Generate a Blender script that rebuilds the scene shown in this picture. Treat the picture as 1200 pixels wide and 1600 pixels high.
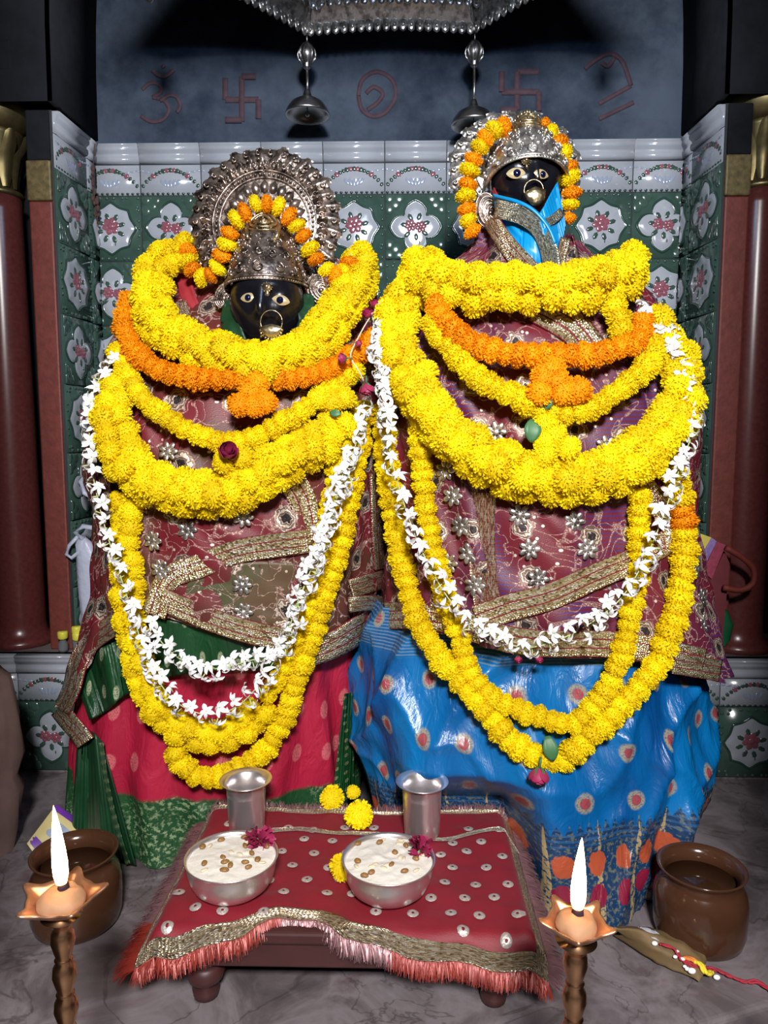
import bpy, bmesh, math, random
from mathutils import Vector, Matrix, Quaternion, noise
random.seed(7)
PI = math.pi
for o in list(bpy.data.objects): bpy.data.objects.remove(o)
S = bpy.context.scene
C = S.collection
# ---------------------------------------------------------------- camera
FPX = 1150.0
PITCH, YAW = math.radians(6.0), math.radians(1.3)
CAM = Vector((0, 0, 0.78))
Fv = Vector((-math.sin(YAW)*math.cos(PITCH), math.cos(YAW)*math.cos(PITCH), -math.sin(PITCH)))
Rv = Vector((math.cos(YAW), math.sin(YAW), 0))
Uv = Rv.cross(Fv)
cd = bpy.data.cameras.new('camera'); cam = bpy.data.objects.new('camera', cd); C.objects.link(cam)
M3 = Matrix((Rv, Uv, -Fv)).transposed()
cam.matrix_world = Matrix.Translation(CAM) @ M3.to_4x4()
cd.sensor_fit = 'VERTICAL'; cd.sensor_height = 36.0; cd.lens = 36.0*FPX/1600.0
cd.clip_start = 0.02; cd.clip_end = 50
S.camera = cam
# ---------------------------------------------------------------- light and exposure
S.view_settings.view_transform = 'Standard'; S.view_settings.look = 'None'
S.view_settings.gamma = 1; S.view_settings.use_curve_mapping = False
S.view_settings.exposure = 0.0
w = bpy.data.worlds.new('world'); S.world = w; w.use_nodes = True
w.node_tree.nodes['Background'].inputs[0].default_value = (0.45, 0.6, 0.9, 1)
w.node_tree.nodes['Background'].inputs[1].default_value = 0.02
def area(name, loc, target, power, sx, sy, col):
    ld = bpy.data.lights.new(name, 'AREA'); ld.shape = 'RECTANGLE'; ld.size = sx; ld.size_y = sy
    ld.energy = power; ld.color = col
    o = bpy.data.objects.new(name, ld); C.objects.link(o); o.location = loc
    o.rotation_euler = (Vector(target)-Vector(loc)).to_track_quat('-Z', 'Y').to_euler()
    return o
area('hall_light', (0.12, -0.9, 1.72), (0.0, 1.4, 0.6), 97, 0.30, 0.22, (1.0, 0.97, 0.96))
area('canopy_fill_light', (0.05, 0.60, 1.60), (0.0, 1.8, 1.80), 3.2, 0.30, 0.03, (0.50, 0.70, 1.0))  # added bluish fill, out of view, to brighten canopy and upper wall

# ---------------------------------------------------------------- helpers
def P(u, v, Y):
    d = Fv + Rv*((u-600)/FPX) + Uv*((800-v)/FPX)
    return CAM + d*((Y-CAM.y)/d.y)
def Pz(u, v, z):
    d = Fv + Rv*((u-600)/FPX) + Uv*((800-v)/FPX)
    return CAM + d*((z-CAM.z)/d.z)
def ray(u, v):
    return (Fv + Rv*((u-600)/FPX) + Uv*((800-v)/FPX)).normalized()
class MB:
    def __init__(s): s.v = []; s.f = []; s.m = []; s.uv = {}
    def add(s, vs, fs, m=0, uv=None):
        b = len(s.v); s.v.extend([tuple(p) for p in vs])
        for f in fs:
            s.f.append(tuple(b+i for i in f)); s.m.append(m)
        if uv:
            for i, q in enumerate(uv): s.uv[b+i] = q
    def grid(s, pts, nu, nv, m=0, uv=None, closeu=False):
        fs = []
        for j in range(nv-1):
            for i in range(nu if closeu else nu-1):
                a = j*nu+i; b = j*nu+(i+1) % nu
                fs.append((a, b, b+nu, a+nu))
        s.add(pts, fs, m, uv)
    def box(s, lo, hi, m=0, fr=None):
        x0, y0, z0 = lo; x1, y1, z1 = hi
        vs = [(x0,y0,z0),(x1,y0,z0),(x1,y1,z0),(x0,y1,z0),(x0,y0,z1),(x1,y0,z1),(x1,y1,z1),(x0,y1,z1)]
        if fr: vs = [fr(*q) for q in vs]
        s.add(vs, [(0,3,2,1),(4,5,6,7),(0,1,5,4),(1,2,6,5),(2,3,7,6),(3,0,4,7)], m)
    def lathe(s, prof, c=(0,0,0), n=40, m=0, ax=None, sq=None):
        pts = []
        for r, z in prof:
            for i in range(n):
                a = 2*PI*i/n
                p = Vector((r*math.cos(a), r*math.sin(a), z))
                if ax: p = ax @ p
                pts.append(Vector(c)+p)
        s.grid(pts, n, len(prof), m, closeu=True)
        b = len(s.v)-len(pts)
        if prof[0][0] > 1e-5: s.f.append(tuple(b+i for i in range(n))[::-1]); s.m.append(m)
        if prof[-1][0] > 1e-5: s.f.append(tuple(b+(len(prof)-1)*n+i for i in range(n))); s.m.append(m)
    def tube(s, path, r, n=8, m=0):
        path = [Vector(p) for p in path]; pts = []
        up = Vector((0.13, 0.2, 0.97)).normalized(); L = len(path)
        for i, p in enumerate(path):
            t = (path[min(i+1, L-1)]-path[max(i-1, 0)]).normalized()
            a = t.cross(up)
            if a.length < 1e-3: a = t.cross(Vector((1, 0, 0)))
            a.normalize(); b = t.cross(a)
            rr = r(i/max(1, L-1)) if callable(r) else r
            for k in range(n):
                q = 2*PI*k/n; pts.append(p+(a*math.cos(q)+b*math.sin(q))*rr)
        s.grid(pts, n, L, m, closeu=True)
        b0 = len(s.v)-len(pts)
        s.f.append(tuple(b0+i for i in range(n))[::-1]); s.m.append(m)
        s.f.append(tuple(b0+(L-1)*n+i for i in range(n))); s.m.append(m)
    def ball(s, c, r, n=10, k=6, m=0, fr=None, cap=1.0):
        # ellipsoid; r scalar or 3-vector; fr maps local to world; cap<1 keeps only the upper part (a dome)
        if not hasattr(r, '__len__'): r = (r, r, r)
        pts = []
        for j in range(k+1):
            th = PI*cap*j/k
            for i in range(n):
                a = 2*PI*i/n
                p = (r[0]*math.sin(th)*math.cos(a), r[1]*math.sin(th)*math.sin(a), r[2]*math.cos(th))
                if fr: p = fr(*p)
                pts.append(Vector(c)+Vector(p))
        s.grid(pts, n, k+1, m, closeu=True)
    def build(s, name, mats, parent=None, smooth=True):
        me = bpy.data.meshes.new(name); me.from_pydata(s.v, [], s.f)
        if not isinstance(mats, (list, tuple)): mats = [mats]
        for q in mats: me.materials.append(q)
        me.polygons.foreach_set('material_index', s.m)
        me.polygons.foreach_set('use_smooth', [smooth]*len(s.f))
        if s.uv:
            ul = me.uv_layers.new(name='UVMap')
            li = [0]*len(me.loops); me.loops.foreach_get('vertex_index', li)
            fl = []
            for q in li: fl.extend(s.uv.get(q, (0, 0)))
            ul.data.foreach_set('uv', fl)
        me.update()
        o = bpy.data.objects.new(name, me); C.objects.link(o)
        if parent: o.parent = parent; o.matrix_parent_inverse = Matrix.Translation(-parent.location)
        return o
def recalc(o):
    bm = bmesh.new(); bm.from_mesh(o.data); bmesh.ops.remove_doubles(bm, verts=bm.verts, dist=1e-6)
    bmesh.ops.recalc_face_normals(bm, faces=bm.faces); bm.to_mesh(o.data); bm.free(); return o
def bevel(o, w=0.003, n=2):
    m = o.modifiers.new('bevel', 'BEVEL'); m.width = w; m.segments = n; m.limit_method = 'ANGLE'; return o
def tag(o, label=None, cat=None, group=None, kind=None):
    if label: o['label'] = label
    if cat: o['category'] = cat
    if group: o['group'] = group
    if kind: o['kind'] = kind
    return o
def thing(name, loc, label, cat, group=None):
    o = bpy.data.objects.new(name, None); C.objects.link(o); o.location = loc
    o.empty_display_size = 0.02
    return tag(o, label, cat, group)
def child_copy(src, parent, mat):
    c = src.copy(); C.objects.link(c); c.parent = parent
    c.matrix_parent_inverse = Matrix.Identity(4)
    c.matrix_local = Matrix.Translation(-parent.location) @ mat
    return c
def catmull(pts, step):
    pts = [Vector(p) for p in pts]
    if pts[0].length == 0: pass
    out = []; n = len(pts)
    for i in range(n-1):
        p0 = pts[max(i-1, 0)]; p1 = pts[i]; p2 = pts[i+1]; p3 = pts[min(i+2, n-1)]
        k = max(2, int((p2-p1).length/step))
        for j in range(k):
            t = j/k
            out.append(0.5*((2*p1)+(p2-p0)*t+(2*p0-5*p1+4*p2-p3)*t*t+(3*p1-p0-3*p2+p3)*t*t*t))
    out.append(pts[-1]); return out
def resample(path, step):
    out = [path[0].copy()]; acc = 0
    for a, b in zip(path, path[1:]):
        L = (b-a).length; 
        if L < 1e-9: continue
        d = step-acc
        while d <= L:
            out.append(a+(b-a)*(d/L)); d += step
        acc = (acc+L) % step if False else L-(d-step)
    return out
def smooth_path(p, it=6):
    for _ in range(it):
        q = [p[0]]+[(p[i-1]+p[i]*2+p[i+1])/4 for i in range(1, len(p)-1)]+[p[-1]]
        p = q
    return p
def frame(z, x=None):
    z = z.normalized(); x = x if x else Vector((1, 0, 0))
    if abs(z.dot(x.normalized())) > .97: x = Vector((0, 0, 1))
    y = z.cross(x).normalized(); x = y.cross(z).normalized()
    return Matrix((x, y, z)).transposed().to_4x4()
def interp(tab, x):
    if x <= tab[0][0]: return tab[0][1]
    for (a, b), (c, d) in zip(tab, tab[1:]):
        if x <= c: 
            t = (x-a)/(c-a) if c > a else 0
            t = t*t*(3-2*t)*.5+t*.5
            return b+(d-b)*t
    return tab[-1][1]
def nz(x, y, z=0.0, s=1.0): return noise.noise(Vector((x*s, y*s, z*s)))

# ---------------------------------------------------------------- materials
class NT:
    def __init__(s, name):
        s.m = bpy.data.materials.new(name); s.m.use_nodes = True; s.t = s.m.node_tree
        s.b = s.t.nodes['Principled BSDF']; s.c = None
    def n(s, ty, **kw):
        x = s.t.nodes.new(ty)
        for k, v in kw.items(): setattr(x, k, v)
        return x
    def put(s, sock, v):
        if isinstance(v, bpy.types.NodeSocket): s.t.links.new(v, sock)
        elif isinstance(v, (tuple, list)):
            sock.default_value = tuple(v)+((1,) if len(v) == 3 and sock.type == 'RGBA' else ())
        else: sock.default_value = v
    def math(s, op, a, b=0.0, c=None, clamp=False):
        x = s.n('ShaderNodeMath', operation=op, use_clamp=clamp)
        s.put(x.inputs[0], a); s.put(x.inputs[1], b)
        if c is not None: s.put(x.inputs[2], c)
        return x.outputs[0]
    def mix(s, f, a, b):
        x = s.n('ShaderNodeMix', data_type='RGBA'); s.put(x.inputs[0], f); s.put(x.inputs[6], a); s.put(x.inputs[7], b)
        return x.outputs[2]
    def ramp(s, f, stops, interp='LINEAR'):
        x = s.n('ShaderNodeValToRGB'); r = x.color_ramp; r.interpolation = interp
        while len(r.elements) < len(stops): r.elements.new(0.5)
        for e, (p, c) in zip(r.elements, stops): e.position = p; e.color = tuple(c)+((1,) if len(c) == 3 else ())
        s.put(x.inputs[0], f); return x.outputs[0]
    def step(s, x, a, b):
        q = s.n('ShaderNodeMapRange', interpolation_type='SMOOTHSTEP')
        s.put(q.inputs[0], x); q.inputs[1].default_value = a; q.inputs[2].default_value = b
        return q.outputs[0]
    def uv(s): return s.n('ShaderNodeUVMap').outputs[0]
    def obj(s): return s.n('ShaderNodeTexCoord').outputs['Object']
    def vmul(s, v, sc, off=(0, 0, 0)):
        q = s.n('ShaderNodeMapping'); s.put(q.inputs[0], v); q.inputs[1].default_value = off; q.inputs[3].default_value = sc
        return q.outputs[0]
    def sep(s, v):
        q = s.n('ShaderNodeSeparateXYZ'); s.put(q.inputs[0], v); return q.outputs
    def comb(s, x, y, z=0.0):
        q = s.n('ShaderNodeCombineXYZ'); s.put(q.inputs[0], x); s.put(q.inputs[1], y); s.put(q.inputs[2], z); return q.outputs[0]
    def noise(s, v, sc, det=3.0, rough=.5, dist=0.0, out=0):
        q = s.n('ShaderNodeTexNoise'); s.put(q.inputs['Vector'], v); q.inputs['Scale'].default_value = sc
        q.inputs['Detail'].default_value = det; q.inputs['Roughness'].default_value = rough; q.inputs['Distortion'].default_value = dist
        return q.outputs[out]
    def vor(s, v, sc, rnd=1.0, feat='F1', out='Distance', dim='2D'):
        q = s.n('ShaderNodeTexVoronoi', feature=feat, voronoi_dimensions=dim); s.put(q.inputs['Vector'], v)
        q.inputs['Scale'].default_value = sc; q.inputs['Randomness'].default_value = rnd
        return q.outputs[out]
    def bump(s, h, st=.5, d=.002, prev=None):
        q = s.n('ShaderNodeBump'); s.put(q.inputs['Height'], h); q.inputs['Strength'].default_value = st; q.inputs['Distance'].default_value = d
        if prev: s.put(q.inputs['Normal'], prev)
        s.put(s.b.inputs['Normal'], q.outputs[0]); return q.outputs[0]
    def set(s, **k):
        mp = dict(col='Base Color', rough='Roughness', metal='Metallic', spec='Specular IOR Level', sheen='Sheen Weight', coat='Coat Weight',
                  coatr='Coat Roughness', emit='Emission Color', es='Emission Strength', alpha='Alpha', trans='Transmission Weight', sss='Subsurface Weight', ior='IOR')
        for a, v in k.items(): s.put(s.b.inputs[mp[a]], v)
        return s
def simple(name, col, rough=.5, metal=0.0, nscale=40, namp=.25, bump=0.0, **k):
    t = NT(name); f = t.noise(t.obj(), nscale, 4)
    dk = tuple(c*(1-namp) for c in col); lt = tuple(min(1, c*(1+namp*.6)) for c in col)
    t.set(col=t.mix(f, dk, lt), rough=rough, metal=metal, **k)
    if bump: t.bump(f, bump, .002)
    return t.m
M = {}
def petal_mat(name, col, dark):
    t = NT(name)
    r = t.n('ShaderNodeObjectInfo').outputs['Random']
    f = t.noise(t.obj(), 3.0, 3)
    c = t.mix(t.step(f, .3, .7), dark, col)
    hs = t.n('ShaderNodeHueSaturation'); t.put(hs.inputs['Color'], c)
    t.put(hs.inputs['Value'], t.math('MULTIPLY_ADD', r, .22, .86)); t.put(hs.inputs['Hue'], t.math('MULTIPLY_ADD', r, .012, .494))
    t.set(col=hs.outputs[0], rough=.7, spec=.15)
    tr = t.n('ShaderNodeBsdfTranslucent'); t.put(tr.inputs[0], hs.outputs[0])
    mx = t.n('ShaderNodeMixShader'); mx.inputs[0].default_value = .3
    t.put(mx.inputs[1], t.b.outputs[0]); t.put(mx.inputs[2], tr.outputs[0])
    t.put(t.t.nodes['Material Output'].inputs[0], mx.outputs[0])
    return t.m
M['yellow'] = petal_mat('yellow_petals', (.98, .80, .012), (.92, .68, .004))
M['orange'] = petal_mat('orange_petals', (.98, .42, .006), (.92, .33, .003))
M['white'] = simple('white_petals', (.88, .88, .90), .6, namp=.08)
M['stalk'] = simple('green_stalk', (.45, .55, .25), .6)
M['leafg'] = simple('green_leaf', (.05, .16, .06), .5)
M['rose'] = simple('magenta_petals', (.36, .02, .09), .6, nscale=90, namp=.4)
M['thread'] = simple('pale_thread', (.6, .6, .45), .8)
def silver(name, col=(.44, .36, .31), rough=.36, dark=(.08, .06, .05)):
    t = NT(name); o = t.obj()
    f = t.noise(o, 60, 5, .6); g = t.vor(o, 180, 1, dim='3D')
    t.set(col=t.mix(t.step(f, .35, .6), dark, col), rough=rough, metal=.92)
    t.bump(t.math('ADD', f, g), .35, .0012)
    return t.m
M['silver'] = silver('antique_silver')
M['silver_light'] = silver('bright_silver', (.80, .77, .73), .32, (.30, .28, .26))
M['silver_gold'] = silver('gilded_silver', (.66, .54, .32), .3, (.22, .16, .09))
M['steel'] = simple('brushed_steel', (.82, .77, .78), .30, .9, 15, .1)
M['bell'] = simple('aged_bell_metal', (.36, .36, .36), .34, 1.0, 30, .4)
M['brass'] = simple('polished_brass', (.78, .42, .22), .28, 1.0, 60, .3)
M['brass_dull'] = simple('tarnished_gold', (.25, .20, .09), .42, .85, 60, .5)
M['blackstone'] = NT('polished_black_stone')
M['blackstone'].set(col=(.006, .006, .009), rough=.24, spec=.45)
_f = M['blackstone'].noise(M['blackstone'].obj(), 35, 3); M['blackstone'].bump(_f, .25, .003); M['blackstone'] = M['blackstone'].m
M['eye_gold'] = simple('gold_eye_enamel', (.78, .62, .34), .3, .5)
M['pupil'] = simple('blue_black_pupil', (.004, .005, .03), .08)
M['green_plain'] = simple('plain_green_silk', (.006, .045, .016), .45, nscale=30, namp=.6)
M['red_paste'] = simple('sandal_paste', (.45, .26, .24), .6)
# zari ribbon: u along (metres), v across 0..1
def zari(name, a=(.62, .50, .26), b=(.20, .015, .03), stripes=3.0):
    t = NT(name); uv = t.uv(); x, y, z = t.sep(uv)
    st = t.math('ABSOLUTE', t.math('SINE', t.math('MULTIPLY', y, PI*stripes)))
    red = t.math('LESS_THAN', st, .22)
    cell = t.vor(t.comb(t.math('MULTIPLY', x, 240), t.math('MULTIPLY', y, stripes*5)), 1, .7, out='Color')
    cr = t.sep(cell)
    gold = t.ramp(cr[0], [(0, (.22, .15, .07)), (.3, a), (.7, (.86, .76, .50)), (1, (1, .97, .88))])
    t.set(col=t.mix(red, gold, b), metal=t.math('MULTIPLY', t.math('SUBTRACT', 1.0, red), .8), rough=.30)
    h = t.vor(t.comb(t.math('MULTIPLY', x, 240), t.math('MULTIPLY', y, stripes*5)), 1, .7)
    t.bump(h, .9, .003)
    return t.m
M['zari'] = zari('gold_zari_border')
M['zari_silver'] = zari('silver_zari_border', (.62, .58, .50), (.30, .22, .20), 4.0)
M['zari_cloth'] = zari('coppery_zari_trim', (.55, .46, .30), (.25, .14, .10), 4.0)
# embroidered net: UV in metres
def embroidered(name, base, base2, vine=(.62, .40, .34), stripes=None, motif=11.0, mr=.23):
    t = NT(name); uv = t.uv()
    n1 = t.noise(uv, 7, 3)
    base_c = t.mix(t.step(n1, .38, .62), base, base2)
    if stripes:
        x, y, z = t.sep(uv)
        s1 = t.math('SINE', t.math('MULTIPLY', y, 900)); nb = t.step(t.noise(t.vmul(uv, (6, 1.5, 1)), 1.3, 2), .48, .62)
        base_c = t.mix(t.math('MULTIPLY', nb, t.step(s1, -.4, .8)), base_c, stripes)
    # curling vines
    wv = t.noise(uv, 17, 1.5, .45, 1.3)
    line = t.math('SUBTRACT', 1.0, t.step(t.math('ABSOLUTE', t.math('SUBTRACT', wv, .5)), .008, .022))
    wv2 = t.noise(t.vmul(uv, (1, 1, 1), (3.3, 1.7, 0)), 21, 1.5, .45, 1.2)
    line2 = t.math('SUBTRACT', 1.0, t.step(t.math('ABSOLUTE', t.math('SUBTRACT', wv2, .47)), .006, .018))
    spark = t.step(t.noise(uv, 420, 1), .42, .6)
    ln = t.math('MULTIPLY', t.math('MAXIMUM', line, line2), t.math('MULTIPLY_ADD', spark, .8, .2))
    # sewn flowers with dark hearts
    wob = t.math('MULTIPLY', t.math('SUBTRACT', t.noise(uv, 90, 2), .5), .22)
    d = t.math('ADD', t.vor(uv, motif, .35), wob)
    fl = t.math('SUBTRACT', 1.0, t.step(d, mr-.02, mr+.02))
    core = t.math('SUBTRACT', 1.0, t.step(d, mr*.35, mr*.45))
    rings = t.step(t.math('SINE', t.math('MULTIPLY', d, 90)), -.5, .6)
    fcol = t.mix(rings, (.22, .14, .11), (.74, .63, .52)); fcol = t.mix(core, fcol, (.05, .04, .04))
    # scattered sequins
    dq = t.vor(uv, 32, .9); sq = t.math('SUBTRACT', 1.0, t.step(dq, .06, .09))
    sq = t.math('MULTIPLY', sq, t.step(t.noise(uv, 13, 1), .5, .55))
    c = t.mix(t.math('MULTIPLY', ln, .85), base_c, vine); c = t.mix(fl, c, fcol); c = t.mix(sq, c, (.9, .82, .72))
    mt = t.math('MAXIMUM', t.math('MULTIPLY', t.math('MAXIMUM', fl, sq), .7), t.math('MULTIPLY', ln, .3))
    t.set(col=c, metal=mt, rough=.5, sheen=0.0)
    h = t.math('ADD', t.math('MULTIPLY', t.math('MAXIMUM', ln, fl), t.math('MULTIPLY_ADD', rings, .5, .5)), t.math('MULTIPLY', t.noise(uv, 500, 1), .25))
    t.bump(h, .7, .002)
    return t.m
M['shawl_l'] = embroidered('maroon_embroidered_net', (.15, .010, .019), (.07, .027, .015))
M['shawl_r'] = embroidered('maroon_violet_embroidered_net', (.14, .008, .017), (.09, .010, .028), stripes=(.05, .02, .12), motif=13.0, mr=.22)
M['shawl_g'] = embroidered('olive_embroidered_net', (.055, .075, .03), (.10, .06, .03), motif=9, mr=.2)
def saree(name, base, dark, motifs, msize=.2, mscale=15.0, sc=(1, .8, 1), border=None, rough=.42, inner=None, sheen=.0, cross=False):
    t = NT(name); uv = t.uv(); x, y, z = t.sep(uv)
    c = t.mix(t.step(t.noise(t.vmul(uv, (9, 2, 1)), 1, 2), .3, .7), dark, base)
    v2 = t.vmul(uv, sc)
    d = t.vor(v2, mscale, .25)
    sp = t.step(t.noise(uv, 350, 1), .36, .52)
    f = t.math('SUBTRACT', 1.0, t.step(d, msize-.03, msize+.02))
    c = t.mix(t.math('MULTIPLY', f, t.math('MULTIPLY_ADD', sp, .7, .3)), c, motifs)
    if inner:
        g = t.math('SUBTRACT', 1.0, t.step(d, msize*.5, msize*.6)); c = t.mix(t.math('MULTIPLY', g, .85), c, inner)
    if border == 'green':
        b = t.math('SUBTRACT', 1.0, t.step(t.math('ADD', y, t.math('MULTIPLY', t.noise(uv, 40, 2), .01)), .125, .135))
        gr = t.mix(t.math('MULTIPLY', t.step(t.noise(uv, 120, 4, .7), .5, .6), t.step(t.noise(uv, 9, 1), .4, .6)), (.012, .06, .02), (.22, .30, .16))
        c = t.mix(b, c, gr)
    if border == 'blue':
        zig = t.math('MULTIPLY', t.math('PINGPONG', t.math('MULTIPLY', x, 1.0), .007), 2.4)
        b = t.math('SUBTRACT', 1.0, t.step(t.math('ADD', y, zig), .160, .162))
        lines = t.step(t.math('SINE', t.math('MULTIPLY', y, 700)), .0, .6)
        weave = t.noise(t.vmul(uv, (1, 1, 1)), 160, 3, .6)
        bc = t.mix(t.step(weave, .5, .6), (.008, .035, .10), (.10, .11, .09))
        up = t.step(y, .125, .13)
        bc = t.mix(t.math('MULTIPLY', up, t.math('MULTIPLY', lines, .6)), bc, (.02, .10, .25))
        # gold spires
        sx = t.math('PINGPONG', t.math('ADD', x, .0), .035)
        spire = t.math('LESS_THAN', sx, t.math('MULTIPLY', t.math('SUBTRACT', .165, y), .055))
        bc = t.mix(t.math('MULTIPLY', spire, t.step(weave, .4, .5)), bc, (.34, .26, .13))
        # two rows of woven blossoms
        def row(yc, col, off, bc):
            lx = t.math('SUBTRACT', t.math('MODULO', t.math('ADD', x, 10+off), .048), .024)
            ly = t.math('SUBTRACT', y, yc)
            r = t.math('SQRT', t.math('ADD', t.math('POWER', t.math('ABSOLUTE', t.math('DIVIDE', lx, .0135)), 2.0), t.math('POWER', t.math('ABSOLUTE', t.math('DIVIDE', ly, .017)), 2.0)))
            r = t.math('ADD', r, t.math('MULTIPLY', t.math('SUBTRACT', t.noise(uv, 110, 2), .5), .9))
            q = t.math('SUBTRACT', 1.0, t.step(r, .95, 1.05))
            return t.mix(q, bc, col)
        bc = row(.100, (.36, .07, .03), 0.0, bc); bc = row(.055, (.20, .010, .035), .0, bc)
        c = t.mix(b, c, bc)
        # pale woven lines of the upper edge
        top = t.math('MULTIPLY', t.step(y, .395, .40), t.step(t.math('SINE', t.math('MULTIPLY', y, 1100)), 0, .5))
        c = t.mix(t.math('MULTIPLY', top, .5), c, (.22, .27, .26))
    t.set(col=c, rough=rough, sheen=sheen, spec=.5)
    cr = t.noise(t.vmul(uv, (1.3, .5, 1)), 26, 5, .55, 1.0)
    n1 = t.bump(cr, .55, .010)
    return t.m
M['skirt_l'] = saree('crimson_silk', (.40, .013, .045), (.25, .008, .028), (.50, .12, .13), .19, 14.0, border='green')
M['skirt_r'] = saree('blue_silk', (.002, .145, .40), (.0015, .055, .21), (.27, .24, .17), .19, 13.5, (1, .85, 1), 'blue', rough=.30, inner=(.30, .03, .05), sheen=.0)
M['green_silk'] = saree('green_silk', (.006, .055, .016), (.003, .028, .009), (.26, .30, .18), .17, 22.0, (1.3, .6, 1), rough=.4)
M['green_border'] = saree('green_gold_border_silk', (.007, .065, .018), (.004, .03, .010), (.16, .20, .09), .22, 60.0, (1, 1, 1), rough=.4)
M['blue_scarf'] = simple('bright_blue_silk', (.004, .27, .62), .34, nscale=14, namp=.4, bump=.3)
M['grey_zari'] = zari('grey_gold_woven_band', (.34, .36, .30), (.04, .16, .26), 5.0)
M['redcloth'] = simple('red_cotton', (.33, .02, .03), .7)
def glaze(name, col, namp=.2, sc=30, rough=.16):
    return simple(name, col, rough, nscale=sc, namp=namp, bump=.12, spec=.6)
M['t_green'] = glaze('glazed_green_tile', (.045, .090, .072), .4)
M['t_dark'] = glaze('glazed_dark_green_rim', (.022, .055, .043), .3)
M['t_white'] = glaze('glazed_white_tile', (.33, .36, .41), .12)
M['t_pink'] = glaze('glazed_pink_rose', (.24, .08, .11), .3)
M['t_leaf'] = glaze('glazed_leaf', (.04, .075, .062), .3)
M['t_blue'] = glaze('glazed_pale_blue', (.27, .32, .42), .2)
M['grout'] = simple('grout', (.03, .035, .04), .9)
def mottled_plaster(name, a, b):  # plaster mottled between two tones by noise
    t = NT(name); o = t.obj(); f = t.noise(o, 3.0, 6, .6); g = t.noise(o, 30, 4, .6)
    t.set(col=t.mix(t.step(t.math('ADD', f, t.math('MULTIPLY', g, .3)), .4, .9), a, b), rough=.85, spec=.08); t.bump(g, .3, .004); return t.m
M['wall'] = mottled_plaster('blue_grey_plaster', (.012, .020, .036), (.062, .082, .115))  # dark blue-grey plaster, unevenly toned
M['wall_dark'] = mottled_plaster('shade_dark_plaster', (.005, .006, .008), (.016, .017, .021))  # near-black colour stands in for deep shade on the outer and upper parts
M['paint_red'] = simple('faded_red_paint', (.060, .032, .046), .85, nscale=60, namp=.6)
def marble():
    t = NT('grey_pink_marble'); o = t.obj()
    f = t.noise(o, 7, 7, .62, .8); g = t.noise(o, 16, 5, .6, 1.2)
    c = t.ramp(f, [(.3, (.065, .055, .058)), (.45, (.12, .098, .102)), (.56, (.20, .175, .185)), (.7, (.12, .08, .085))])
    v = t.math('SUBTRACT', 1.0, t.step(t.math('ABSOLUTE', t.math('SUBTRACT', t.noise(o, 4, 5, .55, 1.0), .5)), .0, .012))
    c = t.mix(t.math('MULTIPLY', v, .6), c, (.05, .04, .04)); c = t.mix(t.math('MULTIPLY', t.step(g, .5, .8), .35), c, (.27, .25, .27))
    t.set(col=c, rough=.42, spec=.4); t.bump(g, .1, .002); return t.m
M['marble'] = marble()
M['column'] = simple('polished_brown_granite', (.12, .03, .028), .26, nscale=120, namp=.45, spec=.5)
M['column_rough'] = simple('rough_red_stone', (.15, .028, .02), .6, nscale=70, namp=.5, bump=.6)
M['gold_leaf'] = simple('flaking_gilding', (.15, .115, .045), .6, .3, 90, .9, bump=.6)
M['step'] = simple('dark_stone_step', (.09, .085, .095), .6)
M['jamb'] = simple('dark_plaster_jamb', (.05, .045, .045), .9)
# ================================================================ SETTING
YW, YP = 1.85, 1.62                 # back wall, front face of the tiled ledge
XL = P(150, 300, YW).x; XR = P(1067, 300, YW).x
ZT = P(600, 223, YW).z
ZPL = 0.283                         # ledge top
TW = (XR-XL)/9.55; TH = .155
Z1 = ZT-.046; Z2 = Z1-.073          # bottom of moulding, bottom of frieze
TM = [M['grout'], M['t_green'], M['t_dark'], M['t_white'], M['t_pink'], M['t_leaf'], M['t_blue']]
def frustum(mb, T, s0, s1, t0, t1, d0, d1, m, e=.0016):
    vs = [T(s0,t0,d0),T(s1,t0,d0),T(s1,t1,d0),T(s0,t1,d0),T(s0+e,t0+e,d1),T(s1-e,t0+e,d1),T(s1-e,t1-e,d1),T(s0+e,t1-e,d1)]
    mb.add(vs, [(4,5,6,7),(0,1,5,4),(1,2,6,5),(2,3,7,6),(3,0,4,7)], m)
def dome(mb, T, s, t, r, d, h, m, sy=1.0, rot=0.0, n=9):
    pts = []
    for j in range(4):
        q = j/3*PI/2
        for i in range(n):
            a = 2*PI*i/n; x = r*math.cos(q)*math.cos(a); y = r*sy*math.cos(q)*math.sin(a)
            pts.append(T(s+x*math.cos(rot)-y*math.sin(rot), t+x*math.sin(rot)+y*math.cos(rot), d+h*math.sin(q)))
    mb.grid(pts, n, 4, m, closeu=True)
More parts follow.
